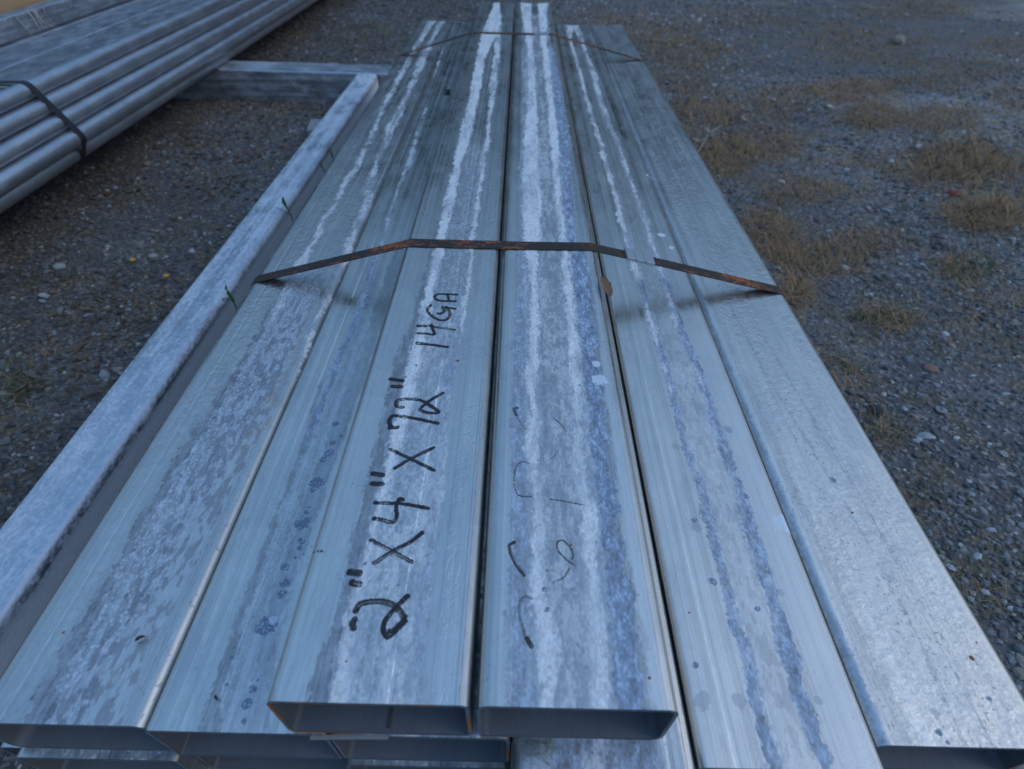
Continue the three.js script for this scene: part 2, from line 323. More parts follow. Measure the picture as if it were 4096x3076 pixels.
{
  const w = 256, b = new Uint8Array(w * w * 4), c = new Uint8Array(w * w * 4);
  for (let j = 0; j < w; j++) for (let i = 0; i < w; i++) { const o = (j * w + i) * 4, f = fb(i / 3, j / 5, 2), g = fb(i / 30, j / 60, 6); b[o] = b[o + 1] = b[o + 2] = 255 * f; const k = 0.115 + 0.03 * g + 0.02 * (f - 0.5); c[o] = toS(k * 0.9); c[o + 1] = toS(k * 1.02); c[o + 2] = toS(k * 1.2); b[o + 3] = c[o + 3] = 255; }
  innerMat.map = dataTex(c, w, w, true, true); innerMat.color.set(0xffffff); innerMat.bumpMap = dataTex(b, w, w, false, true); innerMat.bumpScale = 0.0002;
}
function tube({ W = 4 * IN, H = 2 * IN, r = 0.0045, L = LEN, x, y, z, mat, rust = 0.25, seed = 1, sag = 0.0004, dent = 0.003, rows = 40, flat = 8, weld }) {
  const g = new THREE.Group(), T = 0.0021, Po = outline(W, H, r, flat), Pi = outline(W - 2 * T, H - 2 * T, Math.max(0.001, r - T), flat);
  part(g, 'outer_wall', wallGeo(Po, W, H, r, L, false, sag, rows, dent), mat);
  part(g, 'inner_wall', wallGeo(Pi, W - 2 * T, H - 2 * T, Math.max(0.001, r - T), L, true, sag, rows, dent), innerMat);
  part(g, 'cut_edge', rimGeo(Po, Pi, 0.0002, W, H, r, seed, rust, sag), edgeMat);
  part(g, 'cut_edge', rimGeo(Po, Pi, -L - 0.0002, W, H, r, seed + 9, rust, sag + dent), edgeMat);
  if (weld !== undefined) { const p = new THREE.PlaneGeometry(0.0022, L - 0.004, 1, 1); p.rotateX(-Math.PI / 2); p.translate(weld, -H / 2 + T + 0.0006, -L / 2); part(g, 'weld_seam', p, std(rgb(0.06, 0.06, 0.065), 0.7, 0.2)); }
  g.position.set(x, y, z); return g;
}
const COURSE = [0, 1, 2, 3, 4].map((k) => EYE - 0.304 - k * 2 * IN);        // top heights of the five courses
const E2 = (i) => -0.303 + 0.1023 * i;                                     // tube edges of the second course

/* --- skins read off the photograph (pixel rows: y, left, right) */
const Z1 = -0.0905, Z2 = -0.0915;
const skins = {};
skins.A = { x0: -0.1192, z0: Z1, top: COURSE[0], seed: 3, drips: 1, W2: 512, warm: 0.005,
  seams: [[0.0965, 0.8, 0.0005, 0.12], [0.061, -0.9, 0.0006, 0.05]],
  bands: [
    { t: 'patina', a: 0.75, k: [[2830, 1300, 1690], [2551, 1350, 1700], [2190, 1440, 1740], [1905, 1525, 1766], [1579, 1600, 1800], [1254, 1672, 1860], [944, 1743, 1905], [600, 1835, 1930]] },
    { t: 'white', a: 0.5, dense: -0.07, wob: 0.004, k: [[2830, 1330, 1700], [2300, 1440, 1740], [1700, 1575, 1800], [1254, 1680, 1870]] },
    { t: 'stain', k: [[2830, 1215, 1320], [2804, 1226, 1327], [2642, 1252, 1345], [2551, 1298, 1370], [2461, 1325, 1395], [2371, 1361, 1415], [2281, 1388, 1440], [2190, 1397, 1470], [2100, 1411, 1484], [1905, 1463, 1535], [1742, 1506, 1565], [1579, 1538, 1605], [1417, 1587, 1640], [1254, 1647, 1676], [1100, 1690, 1712], [900, 1742, 1756]] },
    { t: 'white', a: 0.85, k: [[2830, 1310, 1400], [2551, 1362, 1440], [2325, 1418, 1475], [2190, 1460, 1505], [2094, 1484, 1520], [1905, 1533, 1575], [1742, 1560, 1620], [1579, 1603, 1665], [1417, 1636, 1690], [1254, 1674, 1725], [1103, 1710, 1754], [1008, 1735, 1780], [944, 1743, 1783], [801, 1772, 1823], [658, 1812, 1846], [572, 1826, 1880], [458, 1857, 1903], [343, 1883, 1926], [229, 1903, 1943], [114, 1932, 2000], [34, 1968, 2004], [5, 1975, 2000]], dense: 0.14 },
    { t: 'white', a: 0.72, dense: 0.03, wob: 0.003, k: [[1350, 1840, 1850], [1230, 1848, 1868], [1103, 1862, 1894], [1008, 1872, 1900], [944, 1877, 1912], [801, 1900, 1923], [658, 1915, 1949], [572, 1938, 1960], [486, 1946, 1966], [343, 1955, 1989], [275, 1966, 1995], [172, 1978, 2006], [60, 1985, 2010]] },
    { t: 'blue', a: 0.4, k: [[2600, 1670, 1715], [2371, 1677, 1731], [2190, 1686, 1745], [1905, 1723, 1766], [1742, 1744, 1793], [1579, 1750, 1804], [1420, 1790, 1850]] },
    { t: 'pale', a: 0.5, wob: 0.0004, k: [[2830, 1480, 1500], [2500, 1545, 1562], [2100, 1610, 1626], [1600, 1702, 1714], [1100, 1800, 1808]] },
  ],
  spots: [[1385, 2645, 10, 'rust'], [1592, 2340, 7, 'rust'], [1831, 1443, 13, 'rust'], [1459, 2253, 16, 'drop'], [1118, 2638, 12, 'drop'], [1665, 1460, 9, 'rust'], [1352, 2296, 14, 'wet'], [1358, 2315, 16, 'wet'], [1640, 1920, 12, 'drop'], [1410, 1935, 8, 'drop']],
  ink: [] };
{
  const a = (pts) => pts.map(([x, y]) => [1000 + 0.4515 * x, 2100 + 0.4515 * y]), b = (pts) => pts.map(([x, y]) => [1300 + 0.542 * x, 1200 + 0.542 * y]), c = (pts) => pts.map(([x, y]) => [900 + 0.633 * x, 850 + 0.633 * y]);
  const K = skins.A.ink, S = (p, w, dry) => K.push({ p, w, dry });
  S(a([[912, 915], [908, 870], [925, 835]]), 0.0058, 0.1); S(a([[935, 760], [970, 705], [1060, 678], [1200, 682], [1290, 725], [1345, 785], [1360, 835]]), 0.0058, 0.25);
  S(a([[1395, 628], [1330, 690], [1245, 780], [1192, 860], [1182, 930], [1215, 985], [1290, 930], [1372, 850]]), 0.0052, 0.5); S(a([[1235, 940], [1300, 900], [1378, 815]]), 0.0045, 0.5);
  S(a([[885, 415], [925, 420], [965, 425]]), 0.0075, 0.2); S(a([[905, 508], [935, 520], [965, 522]]), 0.007, 0.45);
  S(a([[1068, 130], [1250, 225], [1430, 325]]), 0.0042, 0.5); S(a([[1525, 65], [1440, 135], [1280, 222], [1100, 335]]), 0.0048, 0.35);
  S(b([[370, 1495], [560, 1502], [760, 1535]]), 0.0047, 0.5); S(b([[360, 1610], [440, 1625], [505, 1637], [530, 1595], [525, 1530], [550, 1465], [575, 1472]]), 0.0047, 0.5);
  S(b([[355, 1280], [390, 1286], [425, 1290]]), 0.0065, 0.1); S(b([[352, 1354], [385, 1357], [420, 1358]]), 0.0065, 0.1);
  S(b([[480, 1100], [640, 1175], [800, 1255]]), 0.0045, 0.45); S(b([[800, 1090], [640, 1165], [515, 1240]]), 0.0045, 0.35);
  S(b([[480, 942], [505, 940], [530, 938]]), 0.006, 0.1); S(b([[488, 938], [474, 895], [498, 855], [560, 857], [700, 880], [830, 908]]), 0.0055, 0.35);
  S(b([[572, 792], [532, 785], [532, 742], [600, 730], [700, 738], [770, 775], [838, 825], [770, 832], [702, 806], [760, 750], [868, 685]]), 0.0052, 0.3);
  S(b([[485, 583], [530, 590], [570, 595]]), 0.0065, 0.15); S(b([[500, 636], [530, 637], [565, 637]]), 0.0065, 0.15);
  S(b([[682, 317], [697, 320], [712, 322]]), 0.007, 0.1); S(b([[738, 323], [820, 333], [902, 345]]), 0.0052, 0.4);
  S(b([[686, 188], [715, 188], [742, 189]]), 0.006, 0.15); S(b([[775, 190], [860, 203], [955, 218]]), 0.005, 0.4); S(b([[686, 244], [745, 247], [805, 252], [795, 215], [785, 180]]), 0.005, 0.35);
  S(b([[780, 35], [756, 65], [775, 105], [840, 145], [890, 145], [922, 110], [905, 60], [895, 48]]), 0.0052, 0.3); S(b([[835, 97], [852, 100], [882, 78], [868, 48]]), 0.0055, 0.2); S(b([[893, 52], [925, 57], [962, 63]]), 0.005, 0.3);
  S(c([[1465, 518], [1400, 514], [1340, 516], [1322, 535], [1350, 554], [1455, 559]]), 0.0052, 0.3); S(c([[1404, 515], [1410, 535], [1412, 556]]), 0.0052, 0.3);
  for (const st of [[[565, 222], [555, 222], [552, 238], [578, 238]], [[555, 231], [572, 231]], [[585, 224], [597, 238], [606, 224]], [[628, 224], [614, 224], [612, 239], [630, 239]], [[613, 231], [626, 231]], [[638, 224], [636, 239], [655, 239]]]) S(a(st), 0.0008, 0.4);
}
skins.B = { x0: -0.0142, z0: Z1, top: COURSE[0], seed: 11, W2: 512, seams: [[0.0945, 0.35, 0.0005, 0.12]],
  bands: [
    { t: 'patina', a: 0.55, k: [[2830, 2020, 2560], [2364, 2030, 2480], [2000, 2045, 2440], [1500, 2060, 2380], [1050, 2075, 2330], [600, 2085, 2260], [200, 2085, 2215]] },
    { t: 'stain', a: 0.4, wob: 0.004, k: [[2830, 2170, 2370], [2500, 2190, 2360], [2062, 2185, 2320], [1700, 2160, 2290], [1400, 2165, 2280], [1113, 2150, 2255], [800, 2165, 2228], [400, 2145, 2190], [150, 2130, 2160]] },
    { t: 'stain', a: 0.7, wob: 0.003, k: [[2830, 2440, 2620], [2500, 2440, 2580], [2300, 2430, 2530], [1998, 2400, 2480], [1714, 2355, 2440], [1429, 2335, 2400], [1050, 2290, 2370]] },
    { t: 'blue', a: 0.85, wob: 0.0042, ws: 130, k: [[2830, 2458, 2590], [2776, 2458, 2582], [2629, 2452, 2570], [2511, 2435, 2552], [2364, 2435, 2530], [2276, 2423, 2493], [2159, 2405, 2490], [1998, 2387, 2463], [1840, 2362, 2444], [1714, 2349, 2425], [1619, 2343, 2419], [1524, 2336, 2425], [1429, 2330, 2387], [1303, 2311, 2381], [1176, 2298, 2362], [1050, 2286, 2355], [944, 2264, 2300], [744, 2246, 2290], [572, 2235, 2281], [400, 2218, 2254], [200, 2190, 2215]] },
    { t: 'blue', a: 0.6, wob: 0.0035, ws: 130, k: [[2830, 2040, 2150], [2746, 2047, 2147], [2570, 2050, 2117], [2364, 2025, 2117], [2100, 2050, 2115], [1935, 2058, 2115], [1809, 2039, 2096], [1556, 2045, 2102], [1366, 2045, 2102], [1176, 2071, 2109], [944, 2075, 2092], [600, 2080, 2092]] },
    { t: 'white', a: 0.42, dense: -0.09, wob: 0.005, k: [[2830, 2110, 2470], [2300, 2110, 2430], [1800, 2085, 2360], [1300, 2090, 2320], [900, 2085, 2270], [500, 2090, 2235], [60, 2085, 2195]] },
    { t: 'white', a: 0.88, dense: 0.10, k: [[2830, 2140, 2235], [2746, 2147, 2241], [2629, 2112, 2253], [2541, 2147, 2253], [2335, 2112, 2182], [2218, 2117, 2182], [2062, 2115, 2197], [1935, 2121, 2166], [1809, 2090, 2166], [1682, 2109, 2166], [1588, 2109, 2153], [1493, 2099, 2153], [1366, 2105, 2166], [1240, 2109, 2166], [1113, 2109, 2153], [944, 2086, 2166], [801, 2086, 2172], [658, 2086, 2155], [543, 2092, 2155], [400, 2109, 2149], [286, 2109, 2143], [172, 2103, 2132], [57, 2086, 2126], [5, 2080, 2130]] },
    { t: 'white', a: 0.95, dense: 0.14, k: [[2830, 2358, 2450], [2746, 2358, 2452], [2629, 2358, 2429], [2482, 2352, 2435], [2335, 2341, 2417], [2218, 2335, 2399], [2030, 2311, 2393], [1904, 2305, 2355], [1777, 2286, 2336], [1651, 2286, 2349], [1524, 2273, 2336], [1398, 2273, 2317], [1271, 2267, 2305], [1145, 2254, 2292], [1050, 2245, 2279], [944, 2235, 2266], [801, 2221, 2252], [658, 2206, 2241], [543, 2198, 2235], [400, 2183, 2218], [286, 2178, 2206], [172, 2163, 2189], [57, 2152, 2189], [5, 2150, 2195]] },
    { t: 'pale', a: 0.5, k: [[2830, 2600, 2660], [2300, 2530, 2580], [1800, 2455, 2500], [1300, 2390, 2410], [1000, 2340, 2370]] },
  ],
  spots: [[2285, 2178, 12, 'rust'], [2598, 2712, 13, 'rust'], [2189, 2281, 9, 'rust'], [2264, 1203, 10, 'rust'], [2225, 1170, 8, 'rust'], [2178, 2356, 22, 'drop'], [2298, 2357, 20, 'drop'], [2300, 2388, 22, 'wet'], [2188, 2438, 20, 'drop'], [2385, 1455, 36, 'pale'], [2400, 1520, 60, 'pale'], [2318, 1540, 10, 'drop'], [1930, 2320, 30, 'wet'], [1925, 2520, 30, 'wet'], [1945, 1990, 26, 'wet']],
  ink: [] };
{
  const d = (pts) => pts.map(([x, y]) => [1900 + 0.6324 * x, 1050 + 0.6324 * y]), e = (pts) => pts.map(([x, y]) => [1900 + 0.5876 * x, 2100 + 0.5876 * y]);
  const S = (p, w, a) => skins.B.ink.push({ p, w, a, dry: 0.6 });
  S(d([[268, 918], [248, 925], [262, 965]]), 0.004, 0.8); S(d([[262, 965], [290, 1015], [322, 1055]]), 0.002, 0.5); S(d([[500, 985], [540, 1020], [580, 1065]]), 0.0015, 0.8); S(d([[525, 1190], [500, 1225], [468, 1245]]), 0.0015, 0.7);
  S(d([[345, 1270], [300, 1258], [262, 1290], [248, 1350], [252, 1430], [275, 1470]]), 0.0015, 0.8); S(d([[275, 1472], [310, 1478], [355, 1480]]), 0.0025, 0.9); S(d([[480, 1495], [580, 1512], [690, 1533]]), 0.0017, 0.9);
  S(e([[268, 115], [235, 140], [255, 225], [300, 300], [338, 342]]), 0.0034, 0.95); S(e([[680, 275], [610, 225], [565, 165], [560, 120], [590, 102], [640, 140], [668, 200], [660, 230]]), 0.0019, 0.85); S(e([[645, 290], [605, 355], [530, 392]]), 0.0017, 0.8);
  S(e([[390, 500], [340, 485], [308, 520], [302, 590], [320, 690], [350, 770]]), 0.0026, 0.6); S(e([[352, 770], [368, 800], [385, 825]]), 0.0045, 0.95); S(e([[680, 790], [715, 830], [745, 865]]), 0.001, 0.5);
}
skins.C = { x0: E2(0), z0: Z2, top: COURSE[1], seed: 21, tone: 0.93, ripple: 0.9, speck: 0.5, seams: [[0.0905, 0.7, 0.0006, 0.1], [0.02, -0.9, 0.0005, 0.05]],
  bands: [
    { t: 'patina', a: 0.95, k: [[2870, 110, 330], [2600, 280, 470], [2333, 440, 640], [2134, 540, 740], [1929, 670, 870], [1724, 790, 980], [1532, 920, 1090], [1320, 1045, 1210], [1120, 1150, 1300]] },
    { t: 'mottle', a: 0.62, wob: 0.004, k: [[2870, 200, 470], [2600, 390, 590], [2333, 560, 740], [2134, 650, 840], [1929, 760, 940], [1724, 870, 1060], [1532, 960, 1120], [1320, 1090, 1210], [1200, 1150, 1250]] },
    { t: 'stain', wob: 0.0045, ws: 150, k: [[2870, 90, 190], [2838, 110, 200], [2762, 165, 235], [2673, 208, 262], [2572, 262, 325], [2446, 340, 392], [2333, 415, 455], [2227, 468, 500], [2134, 515, 555], [2022, 590, 630], [1929, 640, 690], [1830, 690, 740], [1724, 770, 815], [1605, 855, 880], [1532, 900, 935], [1432, 963, 985], [1320, 1030, 1048], [1200, 1095, 1105]] },
    { t: 'white', a: 0.62, dense: -0.01, wob: 0.0042, k: [[1330, 1050, 1070], [1200, 1100, 1150], [1141, 1121, 1185], [974, 1235, 1269], [890, 1273, 1311], [806, 1332, 1361], [721, 1366, 1403], [637, 1425, 1454], [553, 1467, 1492], [469, 1500, 1526], [384, 1543, 1572], [300, 1589, 1618], [200, 1645, 1670], [117, 1690, 1720], [92, 1700, 1740]] },
    { t: 'white', a: 0.6, dense: -0.04, wob: 0.0046, k: [[1480, 1180, 1200], [1300, 1240, 1262], [1176, 1290, 1325], [974, 1374, 1420], [911, 1403, 1437], [827, 1433, 1479], [721, 1458, 1505], [650, 1492, 1517], [574, 1517, 1551], [481, 1555, 1602], [405, 1602, 1627], [300, 1648, 1677], [230, 1668, 1712], [150, 1722, 1740], [92, 1745, 1775]] },
    { t: 'rust', a: 0.25, k: [[1700, 1000, 1080], [1500, 1120, 1160], [1300, 1200, 1225]] },
  ],
  spots: [[1300, 846, 13, 'rust'], [487, 2560, 22, 'wet'], [250, 2530, 10, 'rust']] };
skins.D = { x0: E2(1), z0: Z2 + 0.002, top: COURSE[1], seed: 33, lines: 1.5, warm: 0.01, seams: [[0.021, -0.9, 0.0006, 0.06]],
  bands: [
    { t: 'pale', a: 0.45, wob: 0.0004, k: [[2915, 690, 702], [2427, 860, 872], [1955, 1018, 1028], [1500, 1245, 1252], [1100, 1392, 1397]] },
    { t: 'stain', a: 0.75, k: [[2915, 800, 880], [2815, 830, 880], [2587, 910, 955], [2427, 955, 990], [2258, 1025, 1055], [2056, 1095, 1120], [1955, 1138, 1160], [1727, 1215, 1240], [1550, 1275, 1290]] },
    { t: 'patina', a: 0.55, k: [[2915, 880, 1080], [2587, 950, 1120], [2258, 1055, 1190], [1955, 1160, 1300], [1727, 1236, 1380], [1400, 1370, 1440], [1100, 1480, 1530]] },
    { t: 'stain', a: 0.6, k: [[2700, 1000, 1060], [2503, 1060, 1120], [2343, 1090, 1165], [2200, 1150, 1220], [2000, 1200, 1290], [1812, 1290, 1350], [1600, 1370, 1430], [1400, 1440, 1500], [1200, 1505, 1560], [1000, 1580, 1640]] },
    { t: 'blue', a: 0.7, wob: 0.004, k: [[1700, 1240, 1262], [1500, 1322, 1345], [1331, 1385, 1415], [1217, 1425, 1465], [1100, 1468, 1492], [1000, 1500, 1520]] },
    { t: 'white', a: 0.55, wob: 0.004, dense: -0.06, k: [[1280, 1400, 1425], [1200, 1430, 1462], [960, 1520, 1545], [850, 1548, 1575], [740, 1590, 1610], [640, 1622, 1655], [540, 1660, 1680], [440, 1695, 1710]] },
    { t: 'pale', a: 0.4, wob: 0.0005, k: [[1000, 1468, 1476], [600, 1615, 1621], [200, 1782, 1786], [90, 1820, 1824]] },
    { t: 'white', a: 0.6, wob: 0.0015, k: [[300, 1732, 1742], [200, 1765, 1775], [100, 1790, 1800]] },
  ],
  spots: [[1342, 1694, 30, 'drop'], [1316, 1812, 46, 'drop'], [1330, 1770, 24, 'drop'], [1266, 1930, 56, 'drop'], [1250, 1960, 24, 'drop'], [1207, 2090, 66, 'drop'], [1225, 2050, 22, 'drop'], [1235, 2028, 18, 'drop'], [1202, 2166, 34, 'drop'], [1198, 2190, 24, 'drop'], [1139, 2267, 34, 'drop'], [1140, 2330, 44, 'drop'], [1127, 2375, 36, 'drop'], [1063, 2503, 82, 'drop'], [1090, 2480, 34, 'pale'], [1009, 2756, 34, 'drop'], [985, 2815, 40, 'drop'], [972, 2885, 26, 'drop'], [935, 2590, 14, 'drop'], [925, 2630, 16, 'drop'], [1030, 2720, 12, 'drop'], [1180, 2230, 12, 'drop'], [1213, 2215, 10, 'drop'], [1080, 1520, 10, 'drop'], [1365, 1745, 16, 'drop'], [1290, 1835, 30, 'drop'], [905, 2740, 22, 'drop'], [1530, 340, 10, 'pale']] };
skins.F = { x0: E2(3), z0: -0.076, top: COURSE[1], seed: 45, ripple: 0.7, seams: [[0.0955, 0.8, 0.0006, 0.25], [0.0855, -0.5, 0.0006, 0.1]],
  bands: [{ t: 'blue', a: 0.8, k: [[3076, 2180, 2680], [2960, 2200, 2640], [2500, 2250, 2560]] }, { t: 'white', a: 0.7, dense: -0.05, k: [[3076, 2300, 2430], [2960, 2310, 2420], [2500, 2330, 2400]] }, { t: 'white', a: 0.5, dense: -0.08, k: [[3076, 2590, 2700], [2960, 2570, 2650], [2600, 2520, 2560]] }], spots: [] };
skins.G = { x0: E2(4), z0: -0.078, top: COURSE[1], seed: 57, tone: 1.08, warm: 0.02, seams: [[0.0985, 0.6, 0.0005, 0.1], [0.0195, -0.8, 0.0005, 0.04]],
  bands: [
    { t: 'pale', a: 0.5, k: [[3070, 3330, 3560], [2662, 3210, 3390], [2255, 3070, 3230], [1842, 2935, 3060], [1400, 2770, 2880]] },
    { t: 'mottle', a: 0.28, wob: 0.004, k: [[3070, 3120, 3290], [2763, 3035, 3175], [2458, 2950, 3090], [2153, 2880, 2985], [1842, 2770, 2895], [1481, 2680, 2780], [1200, 2590, 2680], [900, 2500, 2580], [500, 2395, 2450], [200, 2300, 2335]] },
    { t: 'blue', a: 0.95, wob: 0.0018, k: [[3076, 3056, 3132], [3061, 3056, 3130], [2967, 3042, 3096], [2865, 3012, 3069], [2763, 2995, 3042], [2662, 2968, 3015], [2560, 2940, 2988], [2458, 2903, 2954], [2357, 2886, 2934], [2255, 2856, 2907], [2153, 2829, 2886], [2052, 2802, 2852], [1950, 2778, 2825], [1842, 2745, 2776], [1661, 2691, 2727], [1481, 2649, 2685], [1300, 2595, 2625]], end: 0.3 },
    { t: 'blue', a: 0.95, wob: 0.002, k: [[3076, 3278, 3330], [3061, 3273, 3327], [2967, 3245, 3293], [2865, 3205, 3266], [2763, 3164, 3218], [2662, 3130, 3205], [2560, 3110, 3171], [2458, 3083, 3137], [2357, 3056, 3096], [2255, 3008, 3062], [2153, 2974, 3042], [2052, 2954, 3002], [1950, 2934, 2968], [1842, 2890, 2932], [1661, 2830, 2866], [1481, 2776, 2812], [1300, 2697, 2733]], end: 0.3 },
    { t: 'white', a: 0.32, dense: -0.09, wob: 0.003, k: [[3070, 3056, 3327], [2662, 2968, 3205], [2255, 2856, 3062], [1842, 2745, 2932], [1481, 2649, 2812]] },
    { t: 'white', a: 0.7, dense: 0.0, end: 0.12, wob: 0.0034, k: [[1500, 2655, 2675], [1300, 2595, 2625], [1203, 2570, 2594], [1085, 2529, 2558], [967, 2494, 2517], [879, 2470, 2500], [782, 2452, 2476], [661, 2409, 2438], [541, 2378, 2404], [420, 2344, 2366], [300, 2313, 2332], [200, 2285, 2300], [150, 2270, 2287], [112, 2264, 2295]] },
    { t: 'white', a: 0.62, dense: -0.03, end: 0.12, wob: 0.0034, k: [[1500, 2785, 2805], [1300, 2697, 2733], [1203, 2670, 2699], [1085, 2635, 2664], [967, 2594, 2623], [879, 2566, 2599], [782, 2529, 2553], [661, 2486, 2515], [541, 2443, 2472], [420, 2394, 2419], [300, 2361, 2390], [200, 2330, 2350], [150, 2312, 2336], [112, 2290, 2322]] },
  ],
  spots: [[3135, 2090, 80, 'pale'], [3155, 2110, 60, 'pale'], [3030, 2435, 26, 'drop'], [2850, 2325, 34, 'drop'], [2785, 2110, 44, 'wet'], [2775, 2080, 24, 'drop'], [2955, 2800, 60, 'wet'], [2805, 2800, 70, 'wet'], [2780, 2660, 24, 'drop'], [3270, 2800, 36, 'wet'], [2985, 1985, 24, 'drop'], [2915, 1722, 30, 'wet'], [2700, 1785, 34, 'wet'], [2755, 2450, 9, 'rust'], [2860, 1640, 30, 'wet'], [2645, 940, 30, 'pale'], [2685, 990, 24, 'pale'], [2596, 700, 22, 'pale'], [2910, 1715, 40, 'wet'], [3120, 2370, 30, 'wet']] };
skins.H = { x0: E2(5), z0: -0.0905, top: COURSE[1], seed: 69, ripple: 0.75, speck: 0.5, tone: 1.10, warm: 0.004, lines: 0.7, seams: [[0.099, 0.7, 0.0005, 0.1]],
  bands: [{ t: 'stain', a: 0.5, wob: 0.001, k: [[2985, 3850, 3872], [2500, 3640, 3655], [2000, 3370, 3382], [1500, 3060, 3068], [1000, 2800, 2805], [500, 2580, 2584], [120, 2420, 2423]] }, { t: 'stain', a: 0.45, wob: 0.001, k: [[2985, 3960, 3975], [2500, 3735, 3748], [2000, 3440, 3452], [1500, 3140, 3148], [1000, 2850, 2856], [500, 2615, 2619]] }, { t: 'blue', a: 0.45, wob: 0.0012, k: [[2985, 3535, 3575], [2500, 3320, 3352], [2000, 3122, 3146], [1500, 2922, 2940], [1000, 2722, 2734], [300, 2440, 2446]] }, { t: 'stain', a: 0.3, wob: 0.003, k: [[2985, 3600, 3680], [2500, 3400, 3450], [2000, 3180, 3210], [1500, 2970, 2990], [900, 2710, 2722]] }],  // blue strip on the left corner is its dim sky-blue shading, painted in
  spots: [[3755, 2930, 28, 'drop'], [3790, 2970, 18, 'drop'], [3740, 2850, 40, 'wet'], [3885, 2630, 20, 'rust'], [3955, 2795, 22, 'drop'], [3330, 1920, 26, 'drop'], [3408, 2050, 10, 'rust'], [3905, 2570, 10, 'rust']] };
skins.low = { x0: -0.303, z0: -0.086, top: COURSE[2], seed: 81, W2: 256, H2: 1024, ripple: 0.4, bands: [{ t: 'patina', a: 0.7, k: [[3040, 150, 600], [2900, 180, 600]] }, { t: 'stain', k: [[3040, 420, 500], [2900, 430, 500]] }], spots: [[620, 3000, 50, 'drop'], [510, 2990, 40, 'drop']] };
const mats = {}; for (const k in skins) mats[k] = skin(skins[k]);

const H2 = IN, mid = (a, b) => (a + b) / 2, TW = 4 * IN;
const stack = [
  ['A', { x: mid(-0.1192, -0.0176), y: COURSE[0] - H2, z: Z1, mat: mats.A, rust: 0.62, seed: 4, weld: 0.004, r: 0.0055 }, 'galvanized tube in the top course with black handwritten 2" X 4" X 72" 14GA'],
  ['B', { x: mid(-0.0142, 0.0874), y: COURSE[0] - H2, z: Z1, mat: mats.B, rust: 0.4, seed: 8, r: 0.007 }, 'galvanized tube in the top course with two white streaks and faint smeared pen curves'],
  ['C', { x: mid(E2(0), E2(1)), y: COURSE[1] - H2, z: Z2, mat: mats.C, rust: 0.12, seed: 12, r: 0.0095, W: TW + 0.0005 }, 'second course galvanized tube beside the ground rail, with a dark wavy stain edge'],
  ['D', { x: mid(E2(1), E2(2)) - 0.0003, y: COURSE[1] - H2, z: Z2 + 0.002, mat: mats.D, rust: 0.4, seed: 15, r: 0.0035 }, 'second course galvanized tube with a row of dark droplet spots beside the written tube'],
  ['E', { x: mid(E2(2), E2(3)), y: COURSE[1] - H2, z: Z2 + 0.002, mat: mats.F, rust: 0.4, seed: 19, r: 0.006 }, 'second course galvanized tube hidden beneath both top tubes, only its open end showing'],
  ['F', { x: mid(E2(3), E2(4)), y: COURSE[1] - H2, z: -0.070, mat: mats.F, rust: 0.3, seed: 23, r: 0.008 }, 'second course galvanized tube half under the top tube, with a beaded seam along its edge'],
  ['G', { x: mid(E2(4), E2(5)), y: COURSE[1] - H2, z: -0.078, mat: mats.G, rust: 0.35, seed: 27, r: 0.0042 }, 'second course galvanized tube with two blue stripes turning white farther along'],
  ['H', { x: mid(E2(5), E2(6)), y: COURSE[1] - H2, z: -0.0905, mat: mats.H, rust: 0.4, seed: 31, r: 0.007 }, 'plain bright galvanized tube with rippled zinc at the gravel side of the second course'],
];
for (const [, p, label] of stack) put(tube(p), 'rectangular_tube', label, 'metal tube', 'galvanized rectangular tubes in the stack');
{
  const ord = ['first', 'second', 'third', 'fourth', 'fifth', 'sixth'];
  const front = { 2: [-0.0865, -0.0935, -0.0865, -0.0895, -0.084, -0.09], 3: [-0.103, -0.092, -0.086, -0.083, -0.09, -0.088], 4: [-0.11, -0.1, -0.095, -0.1, -0.105, -0.1] };
  const shift = { 2: 0.0005, 3: -0.052, 4: -0.004 }, name = { 2: 'third', 3: 'fourth', 4: 'bottom' };
  for (const c of [2, 3, 4]) for (let i = 0; i < 6; i++)
    put(tube({ x: mid(E2(i), E2(i + 1)) + shift[c], y: COURSE[c] - H2, z: front[c][i], mat: mats.low, rust: 0.15 + 0.06 * i, seed: 40 + c * 7 + i, rows: 16, flat: 4, r: 0.005 }), 'rectangular_tube',
      `galvanized tube in the ${name[c]} course of the stack, ${ord[i]} from the ground rail`, 'metal tube', 'galvanized rectangular tubes in the stack');
}
// timber bearers carry the stack
const woodMat = std(rgb(0.10, 0.078, 0.055), 0.9);
[['near', -0.42], ['middle', -1.0], ['far', -1.66]].forEach(([w, z]) => {
  const g = new THREE.Group(); const b = new THREE.BoxGeometry(0.60, 0.0886 + 0.02, 0.089); b.translate(0, -0.01, 0); part(g, 'timber', b, woodMat);
  g.position.set(-0.01, 0.0441, z); put(g, 'timber_bearer', `square timber bearer on the gravel under the ${w} part of the tube stack`, 'timber', 'timber bearers under the tube stack');
});

